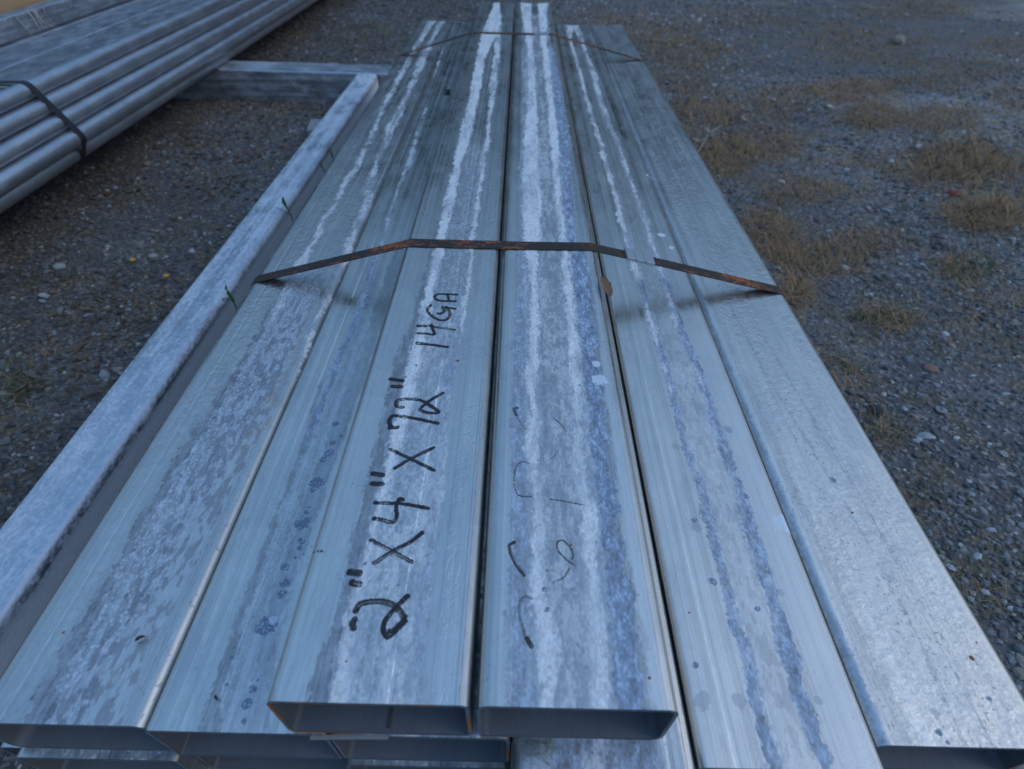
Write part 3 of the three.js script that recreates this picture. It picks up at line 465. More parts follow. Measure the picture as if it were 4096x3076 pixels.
/* ------------------------------------------------------------------ steel straps */
function hull(points) {
  const p = points.slice().sort((a, b) => a[0] - b[0] || a[1] - b[1]), cr = (o, a, b) => (a[0] - o[0]) * (b[1] - o[1]) - (a[1] - o[1]) * (b[0] - o[0]);
  const half = (q) => { const h = []; for (const v of q) { while (h.length > 1 && cr(h[h.length - 2], h[h.length - 1], v) <= 0) h.pop(); h.push(v); } h.pop(); return h; };
  return [...half(p), ...half(p.reverse())];
}
const around = (cx, cy, r, n = 16) => Array.from({ length: n }, (_, i) => [cx + r * Math.cos(i / n * 6.2832), cy + r * Math.sin(i / n * 6.2832)]);
const boxPts = (x0, x1, y0, y1, r) => [[x0 + r, y0 + r], [x1 - r, y0 + r], [x0 + r, y1 - r], [x1 - r, y1 - r]].flatMap(([x, y]) => around(x, y, r, 12));
function ribbon(path, z, w, t, wob, seed) {            // a closed flat band round a cross-section
  const pts = [], n = path.length; let run = 0; const runs = [];
  for (let i = 0; i < n; i++) {
    const a = path[i], b = path[(i + 1) % n], l = Math.hypot(b[0] - a[0], b[1] - a[1]), k = Math.max(1, Math.ceil(l / 0.02));
    for (let q = 0; q < k; q++) { pts.push([lerp(a[0], b[0], q / k), lerp(a[1], b[1], q / k)]); runs.push(run + l * q / k); }
    run += l;
  }
  const N = pts.length, pos = [], uv = [], idx = [];
  for (let i = 0; i <= N; i++) {
    const a = pts[(i + N - 1) % N], c = pts[i % N], b = pts[(i + 1) % N], tx = b[0] - a[0], ty = b[1] - a[1], l = Math.hypot(tx, ty) || 1, nx = ty / l, ny = -tx / l;
    const s = i === N ? run : runs[i], dz = wob * (vn(c[0] * 6, c[1] * 6 + 4, seed) - 0.5);
    for (const [o, zz] of [[t, w / 2], [t, -w / 2], [0, -w / 2], [0, w / 2], [t, w / 2]]) { pos.push(c[0] + nx * o, c[1] + ny * o, z + zz + dz); uv.push(s / 0.4, (zz + w / 2) / w); }
  }
  for (let i = 0; i < N; i++) for (let k = 0; k < 4; k++) { const a = i * 5 + k, b = a + 5; idx.push(a, b, a + 1, a + 1, b, b + 1); }
  return geo(pos, idx, uv);
}
function rustMat(seed, amount) {
  const w = 1024, h = 48, c = new Uint8Array(w * h * 4), b = new Uint8Array(w * h * 4);
  for (let j = 0; j < h; j++) for (let i = 0; i < w; i++) {
    const o = (j * w + i) * 4, x = i / w * 0.4, y = j / h * 0.016, t = fb(x * 230, y * 520, seed), t2 = fb(x * 900, y * 1500, seed + 4), big = vn(x * 40, y * 60, seed + 7);
    const q = sm(0.50 - amount, 0.66 - amount, 0.55 * t + 0.25 * t2 + 0.3 * (big - 0.3)), k = 0.7 + 0.6 * t2;
    c[o] = toS(lerp(0.028, 0.30, q) * k); c[o + 1] = toS(lerp(0.022, 0.082, q) * k); c[o + 2] = toS(lerp(0.020, 0.018, q) * k); c[o + 3] = 255;
    b[o] = b[o + 1] = b[o + 2] = 255 * (0.4 + 0.4 * q * t2 + 0.1 * t); b[o + 3] = 255;
  }
  return new THREE.MeshStandardMaterial({ map: dataTex(c, w, h, true, true), bumpMap: dataTex(b, w, h, false, true), bumpScale: 0.0004, roughness: 0.85, metalness: 0 });
}
const zincMat = std(rgb(0.42, 0.45, 0.48), 0.45, 0.7);
function sealGeo(len, w) {                              // crimped metal sleeve with notched edges
  const s = new THREE.Shape(), hw = w / 2, hl = len / 2, n = 0.0016;
  s.moveTo(-hl, -hw); for (const x of [-0.4, 0.32]) { s.lineTo(x * hl - 0.0022, -hw); s.lineTo(x * hl - 0.001, -hw + n); s.lineTo(x * hl + 0.001, -hw + n); s.lineTo(x * hl + 0.0022, -hw); }
  s.lineTo(hl, -hw); s.lineTo(hl, hw);
  for (const x of [0.32, -0.4]) { s.lineTo(x * hl + 0.0022, hw); s.lineTo(x * hl + 0.001, hw - n); s.lineTo(x * hl - 0.001, hw - n); s.lineTo(x * hl - 0.0022, hw); }
  s.lineTo(-hl, hw); s.closePath();
  const g = new THREE.ExtrudeGeometry(s, { depth: 0.0032, bevelEnabled: true, bevelSize: 0.0005, bevelThickness: 0.0005, bevelSegments: 2 }); g.translate(0, 0, -0.0016); g.rotateX(-Math.PI / 2); return g;
}
const stackPts = stack.flatMap(([, p]) => { const W = p.W ?? TW; return boxPts(p.x - W / 2, p.x + W / 2, p.y - H2, p.y + H2, p.r ?? 0.0045); })
  .concat(boxPts(E2(0) - 0.052, E2(6) - 0.052, COURSE[3] - 2 * H2, COURSE[3], 0.005), boxPts(E2(0) - 0.004, E2(6) - 0.004, COURSE[4] - 2 * H2, COURSE[4], 0.005));
const stackHull = hull(stackPts);
const slopeY = (x) => lerp(COURSE[0], COURSE[1], (x - 0.085) / (E2(6) - 0.006 - 0.085));
{
  const g = new THREE.Group(); part(g, 'band', ribbon(stackHull, -0.5435, 0.0165, 0.0009, 0.004, 3), rustMat(5, -0.02));
  const s = part(g, 'seal', sealGeo(0.031, 0.0205), zincMat); s.position.set(0.137, slopeY(0.137) + 0.0014, -0.5435); s.rotation.z = -Math.atan2(COURSE[0] - COURSE[1], E2(6) - 0.091);
  for (const x of [-0.0062, 0.005]) { const c = part(s, 'crimp', new THREE.CylinderGeometry(0.0009, 0.0009, 0.017, 8).rotateX(Math.PI / 2), zincMat); c.position.set(x, 0.0019, 0); }
  put(g, 'steel_strap', 'rusty steel strap with a shiny crimped seal on its slope toward the bright tube', 'strap', 'rusty straps round the tube stack');
  const f = new THREE.Group(); part(f, 'band', ribbon(stackHull, -1.563, 0.0165, 0.0009, 0.004, 8), rustMat(15, 0.03));
  const s2 = part(f, 'seal', sealGeo(0.034, 0.019), zincMat); s2.position.set(0.052, COURSE[0] + 0.0015, -1.563);
  put(f, 'steel_strap', 'rusty steel strap near the far ends of the tubes, its seal lying flat on top', 'strap', 'rusty straps round the tube stack');
}

/* ------------------------------------------------------------------ ground rail and cross beam */
function wrapSkin(seed, W, L, per, opt = {}) {          // streaky weathered zinc for a whole tube, wrapped round it
  const w = 256, h = 1024, n = w * h, c = new Uint8Array(n * 4), o8 = new Uint8Array(n * 4), b = new Uint8Array(n * 4);
  for (let j = 0; j < h; j++) for (let i = 0; i < w; i++) {
    const u = i / w * per, s = j / h * L, o = (j * w + i) * 4;
    const st = 0.7 * vn(u * 170, s * 2.2, seed) + 0.3 * vn(u * 420, s * 4, seed + 1), st2 = vn(u * 1200, s * 5, seed + 2), bl = fb(u * 50, s * 22, seed + 4), f = fb(u * 420, s * 300, seed + 6);
    const side = opt.side ? sm(opt.side[0], opt.side[0] + 0.012, u) * sm(opt.side[1], opt.side[1] - 0.01, u) : 0, wt = Math.max(opt.most ?? 0.8, 0.95 * side) * sm(0.36, 0.74, 0.26 * st + 0.3 * bl + 0.44 * f + (opt.white ?? 0) + 0.3 * side); let l = (opt.base ?? 0.38) * (1 + 0.10 * (st2 - 0.5) + (opt.blot ?? 0.4) * (bl - 0.5));  // side: strip painted whiter to make up for light missing on a shaded wall
    let r = lerp(l * 0.95, 0.62 + 0.2 * (f - 0.5), wt), g = lerp(l, 0.66 + 0.2 * (f - 0.5), wt), bb = lerp(l * 1.1, 0.72 + 0.2 * (f - 0.5), wt), me = lerp(0.92, 0.05, wt), ro = lerp(0.36, 0.8, wt);
    if (opt.rust) for (const [u0, u1, s0, s1, a] of opt.rust) { const m = a * sm(-0.004, 0.004, Math.min(u - u0, u1 - u) + 0.008 * (f - 0.5)) * sm(-0.02, 0.02, Math.min(s - s0, s1 - s)) * sm(0.42, 0.6, fb(u * 300, s * 120, seed + 12)); r = lerp(r, 0.22, m); g = lerp(g, 0.085, m); bb = lerp(bb, 0.03, m); me = lerp(me, 0, m); ro = lerp(ro, 0.9, m); }
    c[o] = toS(r); c[o + 1] = toS(g); c[o + 2] = toS(bb); c[o + 3] = 255; o8[o] = 255; o8[o + 1] = 255 * ro; o8[o + 2] = 255 * me; o8[o + 3] = 255; b[o] = b[o + 1] = b[o + 2] = 255 * (0.4 + 0.3 * f + 0.2 * wt); b[o + 3] = 255;
  }
  const orm = dataTex(o8, w, h, false, true);
  return new THREE.MeshStandardMaterial({ map: dataTex(c, w, h, true, true), roughnessMap: orm, metalnessMap: orm, metalness: 1, roughness: 1, bumpMap: dataTex(b, w, h, false, true), bumpScale: 0.0006 });
}
function beam(W, H, r, L, mat, seed, capAt = [0, 1]) {   // hollow tube along -z with its skin wrapped right round
  const g = new THREE.Group(), T = 0.004, Po = outline(W, H, r, 3), Pi = outline(W - 2 * T, H - 2 * T, Math.max(0.0015, r - T), 3), n = Po.length, run = [0];
  for (let i = 0; i < n; i++) { const a = Po[i], b = Po[(i + 1) % n]; run.push(run[i] + Math.hypot(b[0] - a[0], b[1] - a[1])); }
  const mk = (P, inward) => { const pos = [], uv = [], idx = [], R = 12; for (let j = 0; j <= R; j++) for (let i = 0; i <= n; i++) { pos.push(P[i % n][0], P[i % n][1], -L * j / R); uv.push(run[i] / run[n], j / R); } for (let j = 0; j < R; j++) for (let i = 0; i < n; i++) { const a = j * (n + 1) + i, b = a + n + 1; inward ? idx.push(a, a + 1, b, a + 1, b + 1, b) : idx.push(a, b, a + 1, a + 1, b, b + 1); } return geo(pos, idx, uv); };
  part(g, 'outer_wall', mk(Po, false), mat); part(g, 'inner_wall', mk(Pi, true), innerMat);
  for (const c of capAt) part(g, 'cut_edge', rimGeo(Po, Pi, c ? -L - 0.0002 : 0.0002, W, H, r, seed + c, 0.3, 0), edgeMat);
  return g;
}
const RAIL_TOP = EYE - 0.55, RH = RAIL_TOP + 0.012;       // the beams press a little into the gravel
{
  const W = 0.0765, L = 2.0, per = 2 * (W + RH) - 1.6 * 0.012;
  // run starts at the left wall's top, crosses the top (0.01 .. 0.08), then goes down the right wall
  const m = wrapSkin(101, W, L, per, { white: 0.07, base: 0.48, side: [0.088, 0.20], blot: 0.22, rust: [[0.074, 0.092, 0.46, 0.60, 0.3], [0.086, 0.095, 0.9, 1.95, 0.3], [0.035, 0.055, 0.545, 0.575, 0.35]] });  // right wall is painted paler to lift it out of the gap's shade
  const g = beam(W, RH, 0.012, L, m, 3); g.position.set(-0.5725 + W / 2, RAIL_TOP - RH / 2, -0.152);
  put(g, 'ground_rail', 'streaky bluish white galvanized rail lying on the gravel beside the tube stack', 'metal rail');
}
{
  const W = 0.118, L = 2.0, m = wrapSkin(131, W, L, 2 * (W + RH), { white: -0.02, most: 0.55 });
  const g = beam(W, RH, 0.006, L, m, 6); g.rotation.y = Math.PI / 2 - 0.012; g.position.set(-0.40, RAIL_TOP - RH / 2, -2.222);
  put(g, 'cross_beam', 'grey galvanized cross beam on the ground behind the rail end, carrying the pipe bundle', 'metal beam', 'beams under the pipe bundle');
  const q = beam(0.1, RH, 0.006, 0.8, m, 8); q.rotation.y = Math.PI / 2; q.position.set(-0.98, RAIL_TOP - RH / 2, -0.45);
  put(q, 'cross_beam', 'short galvanized beam on the ground under the near part of the pipe bundle', 'metal beam', 'beams under the pipe bundle');
  const q2 = beam(0.1, RH, 0.006, 0.8, m, 9); q2.rotation.y = Math.PI / 2; q2.position.set(-0.98, RAIL_TOP - RH / 2, -4.6);
  put(q2, 'cross_beam', 'short galvanized beam on the ground under the far part of the pipe bundle', 'metal beam', 'beams under the pipe bundle');
}

/* ------------------------------------------------------------------ bundle of round pipes */
const PD = 0.0385, PR = PD / 2, PZ = 0.2, PL = 5.6;
const pipeMat = wrapSkin(151, 0.1, 5.6, 0.121, { white: -0.06, most: 0.12, base: 0.43, blot: 0.3 });
const bundlePts = [];
{
  const ring = 26, pos = [], uv = [], idx = [];
  for (let j = 0; j <= 8; j++) for (let i = 0; i <= ring; i++) { const a = i / ring * 2 * Math.PI; pos.push(PR * Math.cos(a), PR * Math.sin(a), -PL * j / 8); uv.push(i / ring, j / 8); }
  for (let j = 0; j < 8; j++) for (let i = 0; i < ring; i++) { const a = j * (ring + 1) + i, b = a + ring + 1; idx.push(a, a + 1, b, a + 1, b + 1, b); }
  const wall = geo(pos, idx, uv), ri = PR - 0.0032, inner = new THREE.CylinderGeometry(ri, ri, PL, ring, 1, true); inner.rotateX(Math.PI / 2); inner.translate(0, 0, -PL / 2);
  const rim = new THREE.RingGeometry(ri, PR, ring), rim2 = rim.clone(); rim.translate(0, 0, 0.0002); rim2.translate(0, 0, -PL - 0.0002);
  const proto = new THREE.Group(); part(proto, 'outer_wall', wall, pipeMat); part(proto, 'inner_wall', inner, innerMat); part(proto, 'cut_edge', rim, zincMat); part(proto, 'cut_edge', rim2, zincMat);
  const rows = [[-1.075, 12], [-1.0558, 12], [-1.075, 12], [-1.0943, 1], [-1.1135, 1]], ord = ['lowest', 'second lowest', 'middle', 'second highest', 'topmost'], r = rng(9);
  rows.forEach(([x0, n], k) => { for (let i = 0; i < n; i++) {
    const o = proto.clone(), x = x0 - i * PD, y = RAIL_TOP + PR + 0.0003 + k * PD * 0.8662; o.position.set(x, y, PZ + (r() - 0.5) * 0.05); o.rotation.z = r() * 6.28;
    bundlePts.push(...around(x, y, PR));
    put(o, 'round_pipe', i ? 'galvanized round pipe packed inside the strapped pipe bundle' : `${ord[k]} galvanized round pipe on the outer face of the strapped pipe bundle`, 'pipe', 'round pipes in the strapped bundle');
  } });
}
const ROW2 = RAIL_TOP + PD + 2 * PD * 0.8662 + 0.0006;    // top of the third row of pipes
{
  const H = EYE - 0.39 - ROW2, m = wrapSkin(171, 0.127, 5.4, 2 * (0.127 + H), { white: -0.08, most: 0.4, base: 0.36 });
  ['next to the topmost round pipe', 'between two other wide tubes', 'under the tan plank'].forEach((w, i) => {
    const g = beam(0.127, H, 0.006, 5.4, m, 20 + i); g.position.set(-1.136 - 0.0638 - i * 0.1285, ROW2 + H / 2, 0.1);
    bundlePts.push(...boxPts(g.position.x - 0.0635, g.position.x + 0.0635, ROW2, ROW2 + H, 0.006));
    put(g, 'wide_flat_tube', `wide flat galvanized tube on top of the pipe bundle, ${w}`, 'metal tube', 'wide flat tubes on the pipe bundle');
  });
  const sq = beam(0.055, 0.055, 0.006, 5.0, m, 30); sq.position.set(-1.412 - 0.0275, EYE - 0.39 + 0.0281, 0);
  const wr = new THREE.MeshPhysicalMaterial({ color: rgb(0.42, 0.42, 0.41), roughness: 0.7, transmission: 0.4, thickness: 0, side: THREE.DoubleSide });
  const wrapAt = onSide(120, 80, -1.412).z - sq.position.z, rr = rng(4), strips = [];
  for (let k = 0; k < 11; k++) {                          // torn shreds of wrapping film
    const zc = wrapAt + (rr() - 0.5) * 0.13, hgt = lerp(0.04, 0.056, rr()), wd = lerp(0.002, 0.007, rr()), sl = -0.012 - 0.008 * rr(), pos = [], idx = [];
    for (let i = 0; i <= 6; i++) { const t = i / 6, x = 0.0295 + 0.004 * Math.sin(t * 4 + k) + 0.006 * t * rr(), y = 0.0285 - hgt * t; pos.push(x, y, zc + sl * t, x, y, zc + sl * t - wd * (1 - 0.7 * t)); if (i) { const a = i * 2; idx.push(a - 2, a - 1, a, a, a - 1, a + 1); } }
    strips.push(geo(pos, idx));
  }
  part(sq, 'torn_wrap', mergeGeometries(strips), wr);
  put(sq, 'square_tube', 'dark grey square tube lying on the pipe bundle with torn wrapping film', 'metal tube');
  const pl = new THREE.Group(), bx = new THREE.BoxGeometry(0.038, 0.082, 3.2); part(pl, 'board', bx, std(rgb(0.34, 0.22, 0.12), 0.85)); pl.position.set(-1.496, EYE - 0.39 + 0.0412, -1.9);
  put(pl, 'wooden_plank', 'tan wooden plank set on edge behind the square tube on the pipe bundle', 'plank');
}
{
  const g = new THREE.Group(), path = hull(bundlePts); part(g, 'band', ribbon(path, -1.352, 0.019, 0.001, 0.004, 5), std(rgb(0.022, 0.022, 0.026), 0.5, 0.3));
  const s = part(g, 'seal', sealGeo(0.036, 0.022), zincMat); s.position.set(-1.158, EYE - 0.3865, -1.352);
  put(g, 'black_strap', 'black steel strap wrapped tightly round the round pipe bundle', 'strap');
}

/* ------------------------------------------------------------------ small things lying about */
function blade(points, w, mat) {                          // tapered grass blade through points
  const cv = new THREE.CatmullRomCurve3(points), N = 8, pos = [], idx = [], side = new THREE.Vector3(), up = new THREE.Vector3(0, 1, 0);
  for (let i = 0; i <= N; i++) { const p = cv.getPoint(i / N), t = cv.getTangent(i / N); side.crossVectors(t, up); if (side.lengthSq() < 1e-4) side.set(1, 0, 0); side.normalize(); const k = w / 2 * Math.sin(Math.PI * Math.min(1, 0.35 + 0.65 * i / N)) * (i === N ? 0.05 : 1); pos.push(p.x - side.x * k, p.y, p.z - side.z * k, p.x, p.y - k * 0.35, p.z, p.x + side.x * k, p.y, p.z + side.z * k); if (i) { const a = i * 3; for (const q of [0, 1]) idx.push(a - 3 + q, a - 2 + q, a + q, a + q, a - 2 + q, a + 1 + q); } }
  return geo(pos, idx);
}
const leafMat = new THREE.MeshPhysicalMaterial({ color: rgb(0.055, 0.16, 0.025), roughness: 0.6, transmission: 0.25, thickness: 0, side: THREE.DoubleSide });
{
  let X = -0.418; const at = (px, py) => onSide(px, py, X);
  const sprigs = [
    ['beside the near strap', [935, 1205], [[[905, 1130], 0.008], [[893, 1208], 0.006]]],
    ['with one broad upright leaf', [1165, 862], [[[1130, 782], 0.008], [[1085, 828], 0.003]]],
    ['with a curled low leaf', [1318, 715], [[[1276, 640], 0.004], [[1338, 690], 0.010]]],
    ['with thin forked blades', [1350, 668], [[[1322, 590], 0.004], [[1356, 596], 0.004]]],
    ['outer', [1304, 490], [[[1288, 462], 0.006], [[1280, 490], 0.006]]],
  ];
  for (const [w, b, tips] of sprigs) {
    X = w === 'outer' ? -0.60 : -0.418;
    const g = new THREE.Group(), k = at(...b), root = new THREE.Vector3(X - 0.004, groundY(X, k.z) - 0.004, k.z + 0.01);
    part(g, 'stem', new THREE.TubeGeometry(new THREE.CatmullRomCurve3([root, root.clone().lerp(k, 0.5).add(new THREE.Vector3(0.003, 0, 0.003)), k]), 8, 0.0011, 5), leafMat);
    for (const [t, wd] of tips) { const e = at(...t), m = k.clone().lerp(e, 0.5).add(new THREE.Vector3(-0.004, 0.006, 0)); part(g, 'blade', blade([k, m, e], wd), leafMat); }
    put(g, 'grass_sprig', w === 'outer' ? 'short green grass sprig on the outer side of the rail near the concrete piece' : `green grass sprig growing between rail and tube stack, ${w}`, 'grass', 'green sprigs beside the rail');
  }
}
function leafThing(name, label, cat, at, len, wid, turn, color, curl, tilt = 0) {
  const pos = [], idx = [], N = 10, r = rng(Math.round(len * 1e5 + turn * 100));
  for (let i = 0; i <= N; i++) { const t = i / N, k = wid / 2 * Math.sin(Math.PI * Math.min(1, t * 0.95 + 0.05)) ** 0.7 * lerp(0.8, 1.15, r()), y = curl * Math.sin(t * 3); pos.push((t - 0.5) * len, y + curl * 0.8, -k, (t - 0.5) * len, y, 0, (t - 0.5) * len, y + curl * 0.9, k); if (i) { const a = i * 3; for (const q of [0, 1]) idx.push(a - 3 + q, a - 2 + q, a + q, a + q, a - 2 + q, a + 1 + q); } }
  const g = new THREE.Group(); part(g, 'blade', geo(pos, idx), std(color, 0.85, 0, { side: THREE.DoubleSide }));
  g.position.copy(at); g.rotation.set(tilt, turn, 0, 'YXZ'); return put(g, name, label, cat);
}
leafThing('dry_leaf', 'small brown dry leaf caught in the seam beside the top tube', 'leaf', onLevel(2421, 1148, COURSE[0] + 0.001), 0.036, 0.011, Math.PI / 2 + 0.1, rgb(0.15, 0.085, 0.05), 0.002, 0.25);
leafThing('bark_curl', 'curled brown bark bit lying on the stained second course tube', 'debris', onLevel(563, 2556, COURSE[1] + 0.0012), 0.006, 0.003, 0.5, rgb(0.06, 0.025, 0.02), 0.0012);
leafThing('bark_curl', 'tiny brown bark bit lying on the tube with droplet spots', 'debris', onLevel(866, 2792, COURSE[1] + 0.0012), 0.004, 0.0018, -0.8, rgb(0.07, 0.03, 0.018), 0.0008);
{
  const at = onLevel(1787, 366, COURSE[0] - 0.0508 + 0.004), g = new THREE.Group(), r = rng(31), s = [];
  for (let k = 0; k < 5; k++) { const q = new THREE.IcosahedronGeometry(0.002 + 0.0022 * r(), 1); q.scale(1.2, 0.6, 1); q.translate((r() - 0.5) * 0.013, r() * 0.003 - 0.002, (r() - 0.5) * 0.016); s.push(q); }
  part(g, 'lump', mergeGeometries(s), std(rgb(0.035, 0.03, 0.028), 0.95)); g.position.copy(at);
  put(g, 'dirt_clod', 'small dark dirt clod stuck on the spotted tube toward its far end', 'debris');
}
function stone(label, name, px, py, s, color, flat = 0.6, cat = 'stone') {
  const q = new THREE.IcosahedronGeometry(1, 2), p = q.attributes.position, at = onLevel(px, py, 0);
  for (let i = 0; i < p.count; i++) { const f = 0.78 + 0.5 * fb(p.getX(i) * 1.6 + px, p.getY(i) * 1.6 + p.getZ(i) * 1.3, 3); p.setXYZ(i, p.getX(i) * f * s * 1.2, p.getY(i) * f * s * flat, p.getZ(i) * f * s); }
  q.computeVertexNormals(); const g = new THREE.Group(); part(g, 'rock', q, std(color, 0.9)); g.position.set(at.x, groundY(at.x, at.z) + s * flat * 0.35, at.z); put(g, name, label, cat);
}
stone('pale tan rock at the edge of a dry grass clump', 'rock', 3590, 170, 0.032, rgb(0.24, 0.2, 0.16), 0.9);
stone('reddish brown broken brick chip beside dry grass', 'brick_chip', 3815, 775, 0.016, rgb(0.2, 0.06, 0.03), 0.7, 'brick');
stone('dark angular stone lying on the open gravel', 'rock', 3500, 1640, 0.012, rgb(0.03, 0.03, 0.035), 0.6);
stone('pink gravel stone lying beside dark gravel', 'rock', 3722, 1472, 0.010, rgb(0.2, 0.12, 0.1), 0.5);
stone('white oval pebble near the ground rail side', 'rock', 232, 1062, 0.010, rgb(0.24, 0.25, 0.25), 0.6);
stone('pale round pebble among dark gravel near the rail', 'rock', 610, 1020, 0.009, rgb(0.22, 0.22, 0.21), 0.6);
{
  const at = onLevel(1262, 520, 0), g = new THREE.Group(), b = new THREE.BoxGeometry(0.075, 0.022, 0.10, 4, 1, 4), p = b.attributes.position;
  for (let i = 0; i < p.count; i++) p.setXYZ(i, p.getX(i) + 0.006 * (vn(p.getZ(i) * 50, i, 3) - 0.5), p.getY(i) + 0.004 * (vn(p.getX(i) * 60, p.getZ(i) * 60, 2) - 0.5), p.getZ(i));
  b.computeVertexNormals(); part(g, 'slab', b, std(rgb(0.25, 0.235, 0.25), 0.9)); g.position.set(at.x + 0.02, 0.006, at.z); g.rotation.y = 0.15; put(g, 'concrete_block', 'pale flat concrete piece on the ground against the rail', 'concrete');
}
// cut strap ends between the tube mouths
function strapPiece(label, pts, w, mat) {
  const cv = new THREE.CatmullRomCurve3(pts), N = 16, pos = [], idx = [], uv = [], T = 0.0011;
  for (let i = 0; i <= N; i++) { const p = cv.getPoint(i / N); for (const [dy, dz] of [[T, w / 2], [T, -w / 2], [0, -w / 2], [0, w / 2], [T, w / 2]]) { pos.push(p.x, p.y + dy, p.z + dz); uv.push(i / N * 0.4, dz / w + 0.5); } }
  for (let i = 0; i < N; i++) for (let k = 0; k < 4; k++) { const a = i * 5 + k, b = a + 5; idx.push(a, b, a + 1, a + 1, b, b + 1); }
  const g = new THREE.Group(); part(g, 'band', geo(pos, idx, uv), mat); put(g, 'strap_scrap', label, 'strap scrap', 'strap scraps at the tube mouths');
}
{
  const v = (px, py, z) => { const d = pixelRay(px, py); return d.multiplyScalar(z / d.z).add(camera.position); }, dark = rustMat(44, 0.06);
  strapPiece('grey scrap of strap lying flat under the written tube mouth', [v(1243, 2952, -0.079), v(1400, 2950, -0.079), v(1555, 2950, -0.079)], 0.0022, std(rgb(0.2, 0.19, 0.18), 0.7, 0.3));
  strapPiece('black bent scrap of strap inside the hidden tube mouth', [v(1500, 2962, -0.11), v(1600, 2985, -0.108), v(1670, 3003, -0.106), v(1738, 3030, -0.104)], 0.005, dark);
  strapPiece('rusty scrap of strap in a third course tube mouth', [v(872, 3034, -0.107), v(980, 3040, -0.107), v(1080, 3048, -0.107)], 0.005, dark);
}

